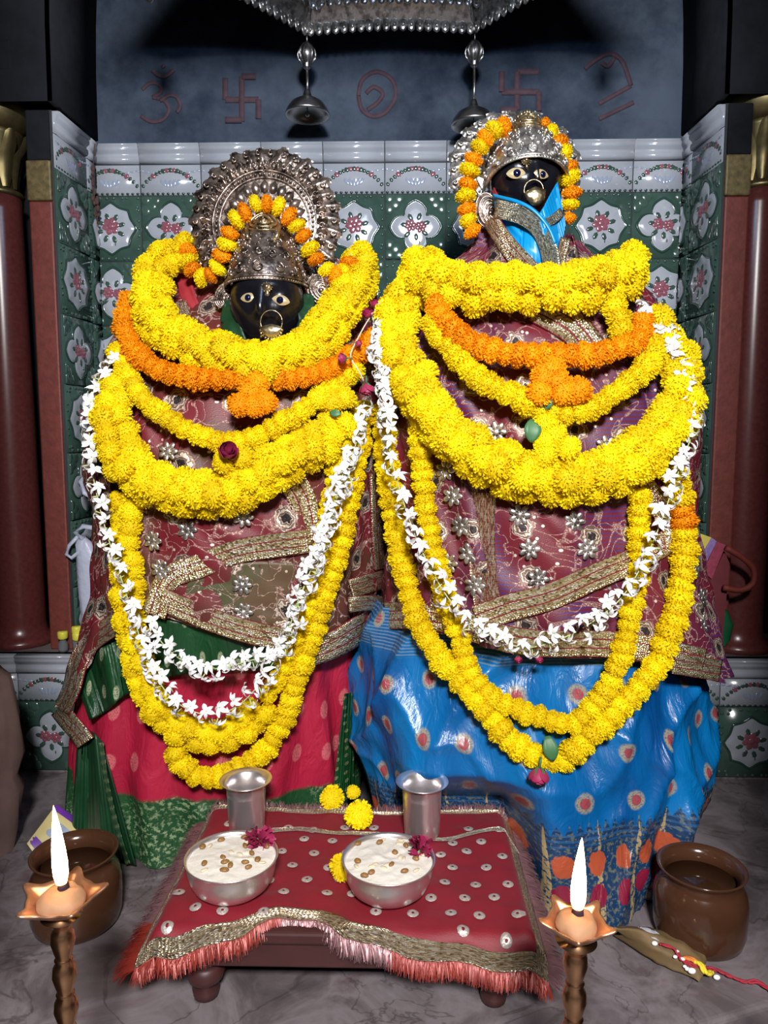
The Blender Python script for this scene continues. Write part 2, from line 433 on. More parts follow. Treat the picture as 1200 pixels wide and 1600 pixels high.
def tile(mb, T, s0, t0, w, h, kind, flip, smin, smax, tmin, tmax):
    a0, a1, b0, b1 = max(s0, smin), min(s0+w, smax), max(t0, tmin), min(t0+h, tmax)
    if a1-a0 < .01 or b1-b0 < .01: return
    frustum(mb, T, a0+.0012, a1-.0012, b0+.0012, b1-.0012, 0, .004, 1)
    cx, cy = s0+w/2, t0+h/2
    def cl(x, y, d): return T(min(max(x, a0+.002), a1-.002), min(max(y, b0+.002), b1-.002), d)
    N = 64
    def rad(a):
        if kind == 'A':
            dl = abs((a+PI/4) % (PI/2)-PI/4); return (.205*math.cos(dl)+math.sqrt(max(0, .0272-(.205*math.sin(dl))**2))+.020*math.exp(-(dl/.12)**2))*w
        return (.325+.045*(1-abs(math.sin(4*a)))+.014*abs(math.cos(2*a))**4)*w
    loops = [(1.15, .004), (1.12, .0065), (1.06, .0065), (1.03, .0045)]
    pts = [cl(cx+math.cos(2*PI*i/N)*rad(2*PI*i/N)*k, cy+math.sin(2*PI*i/N)*rad(2*PI*i/N)*k, d) for k, d in loops for i in range(N)]
    mb.grid(pts, N, 4, 2, closeu=True)
    ring = [cl(cx+math.cos(2*PI*i/N)*rad(2*PI*i/N)*k, cy+math.sin(2*PI*i/N)*rad(2*PI*i/N)*k, d) for k, d in ((1.03, .0045), (.98, .0062), (.7, .007)) for i in range(N)]
    mb.grid(ring, N, 3, 3, closeu=True)
    mb.add([cl(cx, cy, .0074)]+ring[2*N:], [(0, 1+i, 1+(i+1) % N) for i in range(N)], 3)
    rs = [(0, .005, .135*w)] if kind == 'B' else [(-.08*w, .015*w, .095*w), (.085*w, -.01*w, .09*w)]
    for k in range(8 if kind == 'B' else 7):
        a = 2*PI*k/(8 if kind == 'B' else 7)+.3; R = .185*w if kind == 'B' else .165*w
        q = R*(1.1 if kind == 'A' and abs(math.cos(a)) > .6 else 1)
        dome(mb, cl, cx+math.cos(a)*q, cy+math.sin(a)*q, .066*w, .007, .0016, 5, .6, a, 6)
    dome(mb, cl, cx+.01, cy-.25*w, .03*w, .007, .002, 5, .35, PI/2, 6)
    for dx, dy, r in rs:
        for k in range(6):
            a = k*PI/3+.2; dome(mb, cl, cx+dx+math.cos(a)*r*.55, cy+dy+math.sin(a)*r*.55, r*.58, .0072, .0018, 4, .75, a, 6)
        dome(mb, cl, cx+dx, cy+dy, r*.45, .008, .0028, 4, 1, 0, 6)
    if kind == 'A':
        for sx in (-1, 1):
            for sy in (-1, 1):
                for ax, ay in ((.43, .43), (.43, .27), (.27, .43), (.33, .34)):
                    dome(mb, cl, cx+sx*ax*w, cy+sy*ay*h, .095*w, .004, .0026+.0004*(ax > .4), 1, 1, 0, 10)
    else:
        for k in range(30):
            a = 2*PI*k/30; rr = .46+.13*abs(math.sin(2*a))
            if rr < .5 or k % 2: rr = min(rr, .455)
            x = max(-.46, min(.46, math.cos(a)*rr*1.2)); y = max(-.46, min(.46, math.sin(a)*rr*1.2))
            dome(mb, cl, cx+x*w, cy+y*h, .03*w, .004, .003, 1, 1, 0, 5)
def frieze(mb, T, s0, t0, w, h, smin, smax):
    a0, a1 = max(s0, smin), min(s0+w, smax)
    if a1-a0 < .01: return
    frustum(mb, T, a0+.0012, a1-.0012, t0+.0012, t0+h-.0012, 0, .004, 3)
    def cl(x, y, d): return T(min(max(x, a0+.002), a1-.002), y, d)
    cx = s0+w/2
    for k in range(17):
        q = (k-8)/8.0; x = cx+q*w*.45; y = t0+h*(.30+.50*math.cos(q*PI/2)**.8)
        mid = abs(q) < .3 or abs(abs(q)-.6) < .08
        dome(mb, cl, x, y, w*(.052 if mid else .040), .004, .002, 4 if (k % 2 and mid) else 5, .8, q, 5)
    for k in range(-2, 3):
        dome(mb, cl, cx+k*w*.06, t0+h*(.36+.02*abs(k)), w*.035, .004, .0012, 6, 2.2, -k*.35, 5)
    for sx in (-1, 1):
        for k in range(3):
            dome(mb, cl, cx+sx*w*(.47-.09*k), t0+h*(.78-.03*k), w*.045, .004, .0012, 6, .45, 0, 5)
    for k in range(12):
        dome(mb, cl, s0+w*(k+.5)/12, t0+.004, w*.03, .004, .002, 2, .6, 0, 5)
def mould(mb, T, s0, t0, w, h, smin, smax):
    a0, a1 = max(s0, smin)+.0012, min(s0+w, smax)-.0012
    if a1-a0 < .008: return
    prof = [(0, 0), (.03, .007), (.14, .010), (.3, .010), (.42, .006), (.52, .007), (.62, .013), (.74, .014), (.84, .013), (.9, .017), (.97, .017), (1, .012), (1, 0)]
    pts = []
    for a in (a0, a1):
        for tt, d in prof: pts.append(T(a, t0+.001+(h-.002)*tt, d))
    n = len(prof); mb.grid(pts, n, 2, 3)
    mb.add(pts[:n], [tuple(range(n))], 3); mb.add(pts[n:], [tuple(range(n))[::-1]], 3)
def tiled(name, T, smin, smax, s_start, tw, tiers, kind0=0):
    mb = MB()
    zt = max(q[1]+q[2] for q in tiers); zb = min(max(q[1], q[3]) for q in tiers)
    frustum(mb, T, smin, smax, zb, zt, -.012, .0, 0, 0)
    n = int((smax-s_start)/tw)+2
    for ty, t0, h, tmin in tiers:
        for i in range(n):
            s0 = s_start+i*tw
            if ty == 'm': mould(mb, T, s0, t0, tw, h, smin, smax)
            elif ty == 'f': frieze(mb, T, s0, t0, tw, h, smin, smax)
            else: tile(mb, T, s0, t0, tw, h, 'AB'[(i+kind0+int(ty)) % 2], 0, smin, smax, tmin, 9)
    return tag(recalc(mb.build(name, TM)), kind='structure')
tiers = [('m', Z1, .046, 0), ('f', Z2, .073, 0)]
k = 0; z = Z2
while z > ZPL:
    z -= TH; tiers.append((str(k % 2), z, TH, ZPL)); k += 1
s_off = XL-(TW-(P(220, 300, YW).x-XL))
tiled('wall_back', lambda s, t, d: Vector((s, YW-d, t)), XL, XR, s_off, TW, tiers, 1)
YS = 1.655
tiled('wall_left', lambda s, t, d: Vector((XL+d-.10*(YW-s)/.2*.12, s, t)), YS, YW-.005, YW-TW*.35-TW, TW, tiers, 0)
tiled('wall_right', lambda s, t, d: Vector((XR-d+.10*(YW-s)/.2*.12, s, t)), YS, YW-.005, YW-TW*.35-TW, TW, tiers, 0)
# ledge (front face tiled) on both sides and behind the figures
lt = [('m', ZPL-.046, .046, 0), ('f', ZPL-.046-.066, .066, 0), ('0', ZPL-.112-.166, .166, 0.0)]
ltile = .145
ls = P(33, 1150, YP).x
tiled('trim_1', lambda s, t, d: Vector((s, YP-d, t)), -1.25, 1.3, ls-ltile*4, ltile, lt, 0)
mb = MB(); mb.box((-1.3, YP+.001, 0), (1.35, YW+.25, ZPL)); tag(mb.build('trim_2', M['marble'], smooth=False), kind='structure')
# plaster above the tiles, arched vault, outer walls
mb = MB()
mb.box((XL-.02, YW+.0005, ZT), (XR+.02, YW+.08, 2.7)); tag(mb.build('wall_upper', M['wall'], smooth=False), kind='structure')
mb = MB()
mid = (XL+XR)/2; hw = (XR-XL)/2; pts = []
nA = 40
for y in (YS-.02, YW+.02):
    for i in range(nA+1):
        a = PI*i/nA; x = mid-(hw)*math.copysign(abs(math.cos(a))**.62, math.cos(a)); zz = ZT+.01+1.05*math.sin(a)**.75
        pts.append((x, y, zz))
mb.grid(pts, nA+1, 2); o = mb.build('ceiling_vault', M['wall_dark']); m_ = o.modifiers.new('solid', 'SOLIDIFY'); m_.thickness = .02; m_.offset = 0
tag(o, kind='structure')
# front of the niche: flat wall around the arch
mb = MB(); pts = []
for i in range(nA+1):
    a = PI*i/nA; x = mid-(hw)*math.copysign(abs(math.cos(a))**.62, math.cos(a)); zz = ZT+.01+1.05*math.sin(a)**.75
    pts.append((x, YS-.02, zz))
out = [(mid-1.6 if p[0] < mid else mid+1.6, YS-.02, p[2]) if i in (0, nA) else ((mid+(p[0]-mid)*2.2), YS-.02, ZT+.01+(p[2]-ZT)*1.9) for i, p in enumerate(pts)]
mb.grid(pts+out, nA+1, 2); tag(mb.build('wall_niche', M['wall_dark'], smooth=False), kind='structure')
for sd, X in (('left_outer', XL), ('right_outer', XR)):
    mb = MB(); s_ = -1 if X < 0 else 1
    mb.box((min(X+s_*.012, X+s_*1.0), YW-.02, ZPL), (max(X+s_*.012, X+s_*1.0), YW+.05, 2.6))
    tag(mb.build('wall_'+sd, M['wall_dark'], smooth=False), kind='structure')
# faded red painted signs on the plaster
def flat_strokes(name, strokes, r, label):
    mb = MB()
    for si, st in enumerate(strokes):
        pts = [P(u, v, YW) for u, v in catmull([Vector((a, b, 0)) for a, b in st], 3) for _ in (0,)] if False else [P(q.x, q.y, YW) for q in catmull([Vector((a, b, 0)) for a, b in st], 3)]
        L = []; Rr = []
        for i, p in enumerate(pts):
            t = (pts[min(i+1, len(pts)-1)]-pts[max(i-1, 0)]).normalized(); nn = Vector((-t.z, 0, t.x))*r
            L.append(Vector((p.x, YW-.0005-.0005*si, p.z))+nn); Rr.append(Vector((p.x, YW-.0005-.0005*si, p.z))-nn)
        mb.grid(L+Rr, len(L), 2)
    o = mb.build(name, M['paint_red']); m_ = o.modifiers.new('solid', 'SOLIDIFY'); m_.thickness = .0003; m_.offset = 0
    return tag(o, label, 'painted sign')
flat_strokes('painted_om', [[(222,140),(234,130),(248,132),(252,143),(238,152)], [(238,152),(256,157),(264,172),(254,187),(236,190),(220,181)], [(250,158),(264,149),(276,152),(282,166),(276,176)],
    [(238,110),(248,118),(260,119),(272,109)], [(254,102),(257,106)]], .0045, 'faded red painted om sign on the grey plaster at far left')
flat_strokes('painted_swastika', [[(352,122),(352,156)], [(352,156),(404,156)], [(378,120),(378,190)], [(404,156),(404,186)], [(378,120),(400,120)], [(352,188),(378,188)]], .007,
    'faded red painted swastika on the plaster left of the first hanging bell')
flat_strokes('painted_roundel', [[(560,150),(566,125),(588,112),(612,124),(618,150),(604,174),(584,182),(566,172),(560,150)], [(572,146),(584,136),(598,146),(590,160),(574,172)]], .005,
    'faded red painted round emblem between the two hanging bells')
flat_strokes('painted_swastika', [[(808,112),(842,112)], [(808,112),(808,172)], [(784,144),(842,144)], [(842,144),(842,174)], [(784,112),(784,144)], [(782,172),(808,172)]], .007,
    'faded red painted swastika above the upper figure with blue scarf')
flat_strokes('painted_hand', [[(936,162),(986,134)], [(936,186),(990,160)], [(986,134),(972,96),(952,84),(928,96),(914,108)], [(960,90),(950,104),(940,98)]], .005,
    'faded red painted striped figure on the plaster at far right')
# marble slab, lower floor
e0 = Pz(1200, 1570, 0); e1 = Pz(1000, 1632, 0)
d_ = (e0-e1); 
A_ = e1-d_*0.0; B_ = e0+d_*3.0
mb = MB()
poly = [(-1.4, .60), (e1.x-.12, .60), (e1.x, e1.y), (B_.x, B_.y), (B_.x, YP+.02), (-1.4, YP+.02)]
poly = [(-1.4, .80), (.05, .80), (e1.x, e1.y), (B_.x, B_.y), (B_.x, YP+.02), (-1.4, YP+.02)]
n = len(poly)
mb.add([(x, y, 0) for x, y in poly]+[(x, y, -.05) for x, y in poly], [tuple(range(n)), tuple(range(n, 2*n))[::-1]]+[(i, (i+1) % n, n+(i+1) % n, n+i) for i in range(n)])
o = recalc(mb.build('floor_slab', M['marble'], smooth=False)); bevel(o, .008, 3); tag(o, kind='structure')
mb = MB(); mb.box((-2.2, -2.2, -.2), (2.2, 2.0, -.12)); tag(mb.build('floor', M['step'], smooth=False), kind='structure')
mb = MB(); mb.box((-1.35, .86, -.12), (1.6, YP, -.05)); tag(mb.build('floor_riser', M['step'], smooth=False), kind='structure')
# doorway of the sanctum: jambs and lintel that shade the outer sides
JY = .34
mb = MB(); mb.box((-2.2, JY, -.12), (-.40, JY+.10, 2.6)); tag(mb.build('door_1', M['jamb'], smooth=False), kind='structure')
mb = MB(); mb.box((.44, JY, -.12), (2.2, JY+.10, 2.6)); tag(mb.build('door_2', M['jamb'], smooth=False), kind='structure')
mb = MB(); mb.box((-.40, JY, 1.86), (.44, JY+.10, 2.6)); tag(mb.build('door_3', M['jamb'], smooth=False), kind='structure')
for nm, x0, x1 in (('wall_side_left', -1.35, -1.28), ('wall_side_right', 1.30, 1.37)):
    mb = MB(); mb.box((x0, JY+.10, -.12), (x1, YW, 2.6)); tag(mb.build(nm, M['wall_dark'], smooth=False), kind='structure')
mb = MB(); mb.box((-1.35, JY, 2.6), (1.37, YW+.1, 2.7)); tag(mb.build('ceiling', M['wall_dark'], smooth=False), kind='structure')
# ---------------------------------------------------------------- pillars
def pillar(cx, cy, r, label):
    t = thing('pillar', (cx, cy, ZPL), label, 'pillar', None)
    zc0, zc1 = P(30, 310, cy).z, P(30, 165, cy).z
    mb = MB(); mb.lathe([(r*1.35, ZPL), (r*1.35, ZPL+.012), (r*1.2, ZPL+.02), (r*1.05, ZPL+.03), (r, ZPL+.05), (r*.95, (ZPL+zc0)/2), (r*.86, zc0-.03), (r*.86, zc0)], (cx, cy, 0), 40); mb.build('shaft', M['column'], t)
    mb = MB(); mb.lathe([(r*.9, zc0), (r*.98, zc0+.006), (r*.9, zc0+.012), (r*.62, zc0+.02), (r*.66, zc0+.07), (r*1.0, zc0+.13), (r*1.05, zc0+.14)], (cx, cy, 0), 32)
    for k in range(10):
        a = 2*PI*k/10; pts = []
        for j in range(7):
            q = j/6; rr = r*(.72+.55*q**1.6+(.18*math.sin(q*PI*.9) if q > .6 else 0)); zz = zc0+.018+.135*q-(.02*(q-.8)*5 if q > .8 else 0)
            wd = r*.30*math.sin(PI*(.15+.75*q))
            for s_ in (-1, -.5, 0, .5, 1):
                al = a+s_*wd/rr; r2 = rr+.004*(1-abs(s_)); pts.append((cx+r2*math.cos(al), cy+r2*math.sin(al), zz))
        mb.grid(pts, 5, 7)
    mb.build('leaf_capital', M['brass_dull'], t)
    mb = MB(); mb.lathe([(r*.9, zc0+.13), (r*1.25, zc0+.15), (r*1.45, zc0+.18), (r*1.4, zc0+.205), (r*1.0, zc0+.22), (r*.8, zc0+.24)], (cx, cy, 0), 32)
    mb.lathe([(.001, .0), (.010, .003), (.014, .012), (.010, .022), (.001, .026)], (cx+r*.5*(1 if cx < 0 else -1), cy-r*.9, zc0+.245), 14)
    mb.build('bulb_capital', M['brass_dull'], t)
    mb = MB(); mb.box((cx-r*1.5, cy-r*1.4, zc0+.238), (cx+r*1.5, cy+r*1.4, zc0+.30)); bevel(mb.build('impost_block', M['wall_dark'], t, False), .004)
    return t
rl = .052
cyp = 1.715
pillar(P(33, 1000, cyp).x, cyp, .058, 'polished brown stone pillar with gilded leaf capital at left edge')
pillar(P(1172, 400, cyp).x+.012, cyp, .056, 'polished brown stone pillar with gilded leaf capital at right edge')
for sgn, (ua, ub), lab in ((-1, (0, 0), 'rough red stone pilaster between left pillar and side tiles'), (1, (0, 0), 'rough red stone pilaster between right pillar and side tiles')):
    X = XL-.017 if sgn < 0 else XR+.017
    x0, x1 = (X-.052, X) if sgn < 0 else (X, X+.052)
    t = thing('pilaster', ((x0+x1)/2, YS+.03, ZPL), lab, 'pilaster')
    zc = P(60, 315, YS).z
    mb = MB(); mb.box((x0, YS-.005, ZPL), (x1, YS+.12, zc)); bevel(mb.build('pilaster_shaft', M['column_rough'], t, False), .004)
    mb = MB(); mb.box((x0-.002, YS-.008, zc), (x1+.001, YS+.12, zc+.085)); bevel(mb.build('gilded_band', M['gold_leaf'], t, False), .004)
    mb = MB(); mb.box((x0, YS-.005, zc+.085), (x1, YS+.12, ZT)); bevel(mb.build('pilaster_top', M['wall_dark'], t, False), .004)
# ---------------------------------------------------------------- silver canopy with hanging finials and bells
side = .376; cr = side/2/math.sin(PI/8); ccx = P(610, 50, 1.75).x; ccy = 1.75-side/2/math.tan(PI/8); zr = P(610, 44, 1.75).z
cano = thing('canopy', (ccx, ccy, zr), 'embossed silver ceremonial canopy hanging above both figures', 'canopy')
vx = [Vector((ccx+cr*math.sin(PI/8+k*PI/4), ccy+cr*math.cos(PI/8+k*PI/4), zr)) for k in range(8)]
mb = MB()
apex = Vector((ccx, ccy, zr+.34))
for k in range(8):
    a, b = vx[k], vx[(k+1) % 8]; nu, nv = 17, 11; pts = []
    for j in range(nv):
        q = j/(nv-1)
        for i in range(nu):
            s_ = i/(nu-1); p = a.lerp(b, s_); h = q
            p2 = p.lerp(apex, h*.93); p2.z = zr+.34*(math.sin(h*PI/2)**.9)*.95+.012*math.sin(s_*PI)*(1-h)
            pts.append(p2)
    mb.grid(pts, nu, nv)
o = mb.build('dome', M['silver_light'], cano)
mb = MB()
for k in range(8):
    a, b = vx[k], vx[(k+1) % 8]; nseg = 20
    inn = (Vector((ccx, ccy, zr))-(a+b)/2).normalized()
    for row, (zo, w_, h_) in enumerate(((.0, 1.0, .028), (.034, .9, .022), (.058, .8, .016), (.085, .7, .014))):
        for i in range(nseg):
            s_ = (i+.5+.5*(row % 2))/nseg
            if s_ > 1: continue
            p = a.lerp(b, s_)+inn*(.004+zo*1.1)+Vector((0, 0, zo*1.0-.004+.010*math.sin(s_*PI)))
            sp = side/nseg*.5*w_
            d1 = (b-a).normalized()
            def fr(x, y, z, d1=d1, inn=inn): return d1*x+Vector((0, 0, 1))*y+inn*z
            mb.ball(p, (sp*1.1, h_*.55, .0035), 8, 4, 0, fr)
            mb.ball(p+inn*.003, (sp*.4, h_*.25, .003), 6, 4, 0, fr)
    for zz, off in ((.024, .012), (.07, .075)):
        mb.tube([a.lerp(b, i/10)+inn*off+Vector((0, 0, zz+.010*math.sin(i/10*PI))) for i in range(11)], .0028, 6)
    mb.tube([a+Vector((0, 0, .0)), a.lerp(apex, .25)+Vector((0, 0, .03)), a.lerp(apex, .5)+Vector((0, 0, .04))], .005, 6)
mb.build('embossed_valance', M['silver_light'], cano)
def finial_mesh(mb, x, y, zt, s=1.0):
    mb.tube([(x, y, zt+.0), (x+.001, y, zt-.03*s)], .002, 6)
    mb.lathe([(.004, 0), (.007, -.004), (.012, -.008), (.018, -.018), (.020, -.027), (.018, -.036), (.012, -.044), (.008, -.05), (.009, -.054), (.005, -.058), (.0, -.060)][::-1], (x, y, zt-.025*s), 16)
    for k in range(8):
        a = 2*PI*k/8
        mb.tube([(x+r*math.cos(a), y+r*math.sin(a), zt-.025*s+zz) for r, zz in ((.008, -.005), (.0185, -.018), (.0205, -.027), (.0185, -.036), (.010, -.046))], .0022, 5)
bells = []
for k in range(8):
    p = vx[k]
    lab = {0: 'ribbed silver finial hanging from canopy above the right bell', 7: 'ribbed silver finial hanging from canopy above the left bell',
           1: 'ribbed silver finial hanging at top right of the canopy', 6: 'ribbed silver finial hanging at top left of the canopy'}.get(k)
    if not lab: continue
    mb = MB(); finial_mesh(mb, p.x, p.y, p.z-.002); o = mb.build('finial', M['bell']); tag(o, lab, 'finial', 'finials under the canopy rim')
for k, vb, lab in ((7, 178, 'grey metal bell with wide rim hanging on the left before plaster'), (0, 194, 'grey metal bell with wide rim hanging behind the upper silver crown')):
    p = vx[k]; ub = 482 if k == 7 else 733
    q = P(ub, vb, p.y); b = thing('bell', (p.x, p.y, q.z), lab, 'bell', 'bells hung from the canopy')
    zb = q.z-.004; zt = p.z-.084
    mb = MB(); mb.lathe([(.0, .058), (.006, .056), (.009, .048), (.012, .038), (.024, .034), (.037, .026), (.046, .014), (.0505, .004), (.051, 0), (.048, -.001), (.044, .010), (.030, .024), (.0, .030)], (p.x, p.y, zb), 36); mb.build('bell_body', M['bell'], b)
    mb = MB(); mb.tube([(p.x, p.y, zt+.004), (p.x+.001, p.y, (zt+zb)/2+.02), (p.x, p.y, zb+.055)], .0032, 8); mb.build('hanging_rod', M['bell'], b)
    mb = MB(); mb.tube([(p.x, p.y, zb+.028), (p.x, p.y, zb+.006)], .0015, 6); mb.ball((p.x, p.y, zb+.004), .006, 10, 6); mb.build('clapper', M['bell'], b)

# thin incense haze gathered under the canopy
hz_ = bpy.data.materials.new('incense_haze'); hz_.use_nodes = True; nt_ = hz_.node_tree; nt_.nodes.clear()
ou_ = nt_.nodes.new('ShaderNodeOutputMaterial'); vs_ = nt_.nodes.new('ShaderNodeVolumeScatter'); vs_.inputs['Color'].default_value = (.55, .75, 1, 1); gt_ = nt_.nodes.new('ShaderNodeTexGradient'); gt_.gradient_type = 'SPHERICAL'; tc_ = nt_.nodes.new('ShaderNodeTexCoord'); mp_ = nt_.nodes.new('ShaderNodeMapping')
mp_.inputs[1].default_value = (-1, -1, -1); mp_.inputs[3].default_value = (2, 2, 2); nt_.links.new(tc_.outputs['Generated'], mp_.inputs[0]); nt_.links.new(mp_.outputs[0], gt_.inputs[0])
ma_ = nt_.nodes.new('ShaderNodeMath'); ma_.operation = 'MULTIPLY'; ma_.inputs[1].default_value = 4.5; nt_.links.new(gt_.outputs['Fac'], ma_.inputs[0]); nt_.links.new(ma_.outputs[0], vs_.inputs['Density'])
nt_.links.new(vs_.outputs[0], ou_.inputs['Volume'])
mb = MB(); mb.ball((ccx, 1.33, 1.70), (.60, .48, .30), 32, 20); o = mb.build('incense_smoke', hz_); tag(o, 'thin bluish incense haze drifting under the silver canopy', 'smoke', kind='stuff')
from mathutils.bvhtree import BVHTree
# ================================================================ BODIES (draped figures)
class Body:
    def __init__(s, rings, Yc_default=None, n=2.3, floor=None, fold=None):
        # rings: (v, uL, uR, Yc, b) silhouettes measured at depth Yc
        R = []
        for v, uL, uR, Yc, b in rings:
            a0, a1 = P(uL, v, Yc), P(uR, v, Yc)
            R.append([(a0.z+a1.z)/2, (a0.x+a1.x)/2, Yc, (a1.x-a0.x)/2, b])
        if floor is not None:
            last = R[-1]; R.append([0.0]+list(floor)) if floor else None
        R.sort(key=lambda q: q[0]); s.R = R; s.n = n; s.z0 = R[0][0]; s.z1 = R[-1][0]; s.fold = fold
        N = 120; s.T = []
        raw = [s.raw(s.z0+(s.z1-s.z0)*i/N) for i in range(N+1)]
        for _ in range(5):
            raw = [raw[0]]+[[(raw[i-1][k]+2*raw[i][k]+raw[i+1][k])/4 for k in range(4)] for i in range(1, N)]+[raw[-1]]
        s.T = raw; s.N = N
    def raw(s, z):
        R = s.R
        for p, q in zip(R, R[1:]):
            if z <= q[0]:
                t = (z-p[0])/max(1e-9, q[0]-p[0]); return [p[k]+(q[k]-p[k])*t for k in range(1, 5)]
        return R[-1][1:]
    def ring(s, z):
        t = (min(max(z, s.z0), s.z1)-s.z0)/(s.z1-s.z0)*s.N; i = min(int(t), s.N-1); f = t-i
        return [s.T[i][k]+(s.T[i+1][k]-s.T[i][k])*f for k in range(4)]
    def at(s, th, z, off=0.0):
        cx, cy, a, b = s.ring(z); a += off; b += off
        c, q = math.cos(th), math.sin(th); e = 2/s.n
        if q > 0: b *= .74
        return Vector((cx+a*math.copysign(abs(c)**e, c), cy+b*math.copysign(abs(q)**e, q), z))
    def f(s, p, off=0.0):
        cx, cy, a, b = s.ring(p.z); a += off; b += off
        if p.y > cy: b *= .74
        ov = max(0, p.z-s.z1-off)*8+max(0, s.z0-p.z)*8
        return abs((p.x-cx)/a)**s.n+abs((p.y-cy)/b)**s.n-1+ov
    def normal(s, p, off=0.0):
        e = .004; g = Vector([s.f(p+d*e, off)-s.f(p-d*e, off) for d in (Vector((1,0,0)), Vector((0,1,0)), Vector((0,0,1)))])
        g.z *= .6
        return g.normalized()
    def hit(s, u, v, off=0.0):
        d = ray(u, v); best = (9, None); t = .7; prev = None
        while t < 2.3:
            p = CAM+d*t; q = s.f(p, off)
            if q < 0:
                lo, hi = t-.012, t
                for _ in range(14):
                    m = (lo+hi)/2
                    if s.f(CAM+d*m, off) < 0: hi = m
                    else: lo = m
                return CAM+d*hi
            if q < best[0]: best = (q, p)
            t += .012
        return best[1]
    def angle(s, p):
        cx, cy, a, b = s.ring(p.z)
        c = (p.x-cx)/a; q = (p.y-cy)/b
        return math.atan2(math.copysign(abs(q)**(s.n/2), q), math.copysign(abs(c)**(s.n/2), c))
def loft(name, body, mat, parent, top, hem, off=0.0, nth=160, nr=60, disp=None, th0=-PI, th1=PI, cap=False, back_z=None):
    mb = MB(); pts = []; uv = []
    closed = abs(th1-th0-2*PI) < 1e-6
    cx, cy, a, b = body.ring((top if not callable(top) else .6)); R = (a+b)/2*1.15
    nn = nth+1
    for j in range(nr+1):
        for i in range(nn):
            th = th0+(th1-th0)*i/nth
            zt = top(th) if callable(top) else top; zh = hem(th) if callable(hem) else hem
            z = zt+(zh-zt)*j/nr
            p = body.at(th, z, off)
            if disp:
                nrm = Vector((math.cos(th)*body.ring(z)[3], math.sin(th)*body.ring(z)[2], 0)).normalized()
                p = p+nrm*disp(th, z, j/nr)
            pts.append(p); uv.append((th*.30, z))
    mb.grid(pts, nn, nr+1, 0, uv)
    return mb.build(name, mat, parent)
def hem_from(body, pxs, back, off=0.0):
    tab = []
    for u, v in pxs:
        p = body.hit(u, v, off); tab.append((body.angle(p), p.z))
    tab.sort()
    tab = [(-PI*1.0-.01, back)]+[q for q in tab if q[0] > -PI+.05]
    lo, hi = tab[1], tab[-1]
    tab.append((.75, back)) if hi[0] < .7 else None
    tab.append((PI, back))
    return lambda th: interp(tab, th)
def ribbon(name, body, px, wpx, mat, parent, off=.006, wave=0.0, seed=0, width_m=None, world=None, nv=7):
    # sewn band lying on the cloth: px = centre line, wpx = width in pixels (or table)
    q = catmull([Vector((a, b, 0)) for a, b in px], 4)
    pts = []; uvs = []; acc = 0; prev = None; nu = len(q)
    rows = [[] for _ in range(nv)]; ruv = [[] for _ in range(nv)]
    for i, p in enumerate(q):
        t = (q[min(i+1, nu-1)]-q[max(i-1, 0)]).normalized(); nn = Vector((-t.y, t.x, 0))
        wv = wpx[0]+(wpx[1]-wpx[0])*i/(nu-1) if isinstance(wpx, tuple) else wpx
        for k in range(nv):
            s_ = k/(nv-1)-.5
            c = p+nn*s_*wv
            h = body.hit(c.x, c.y, off+wave*(math.sin(i*.21+seed+s_)+math.sin(i*.09+seed*2)))
            if k == nv//2:
                if prev is not None: acc += (h-prev).length
                prev = h
            rows[k].append(h); ruv[k].append((acc, s_+.5))
    for k in range(nv):
        rows[k] = smooth_path(rows[k], 3)
        ruv[k] = [(ruv[nv//2][i][0], ruv[k][i][1]) for i in range(nu)]
    mb = MB(); mb.grid([p for r in rows for p in r], nu, nv, 0, [p for r in ruv for p in r])
    o = mb.build(name, mat, parent); m_ = o.modifiers.new('solid', 'SOLIDIFY'); m_.thickness = .002; m_.offset = 0
    return o
def patch(name, body, top, bot, mat, parent, off=.005, disp=None, nu=60, nv=24, sc=1.0):
    a = catmull([Vector((x, y, 0)) for x, y in top], 3); b = catmull([Vector((x, y, 0)) for x, y in bot], 3)
    mb = MB(); pts = []; uv = []
    for j in range(nv+1):
        for i in range(nu+1):
            pa = a[int(i/nu*(len(a)-1))]; pb = b[int(i/nu*(len(b)-1))]
            c = pa.lerp(pb, j/nv); h = body.hit(c.x, c.y, off+(disp(i/nu, j/nv) if disp else 0))
            pts.append(h); uv.append((h.x*1.1*sc, h.z*sc))
    mb.grid(pts, nu+1, nv+1, 0, uv); o = mb.build(name, mat, parent)
    m_ = o.modifiers.new('solid', 'SOLIDIFY'); m_.thickness = .0015; m_.offset = 0
    return o
LB = Body([(385, 340, 500, 1.47, .03), (410, 300, 530, 1.47, .04), (440, 255, 570, 1.47, .055), (480, 215, 592, 1.47, .09), (540, 182, 602, 1.46, .15), (620, 162, 606, 1.45, .195),
           (720, 152, 602, 1.43, .215), (820, 170, 596, 1.43, .215), (920, 163, 585, 1.44, .215), (1020, 138, 565, 1.45, .22), (1110, 105, 553, 1.46, .22), (1180, 95, 550, 1.46, .21)])
LS = Body([(900, 190, 560, 1.46, .17), (980, 165, 565, 1.46, .19), (1050, 140, 560, 1.46, .195), (1150, 126, 556, 1.46, .205), (1262, 130, 552, 1.46, .21)], floor=None)
RB = Body([(300, 768, 880, 1.42, .045), (345, 757, 888, 1.42, .06), (378, 745, 895, 1.42, .06), (412, 715, 925, 1.42, .075), (435, 660, 975, 1.42, .10), (465, 632, 1005, 1.42, .135), (520, 612, 1035, 1.42, .175), (600, 602, 1062, 1.41, .215),
           (700, 604, 1076, 1.40, .225), (800, 610, 1068, 1.40, .23), (900, 606, 1082, 1.40, .235), (1000, 596, 1108, 1.40, .24), (1090, 585, 1135, 1.40, .245)])
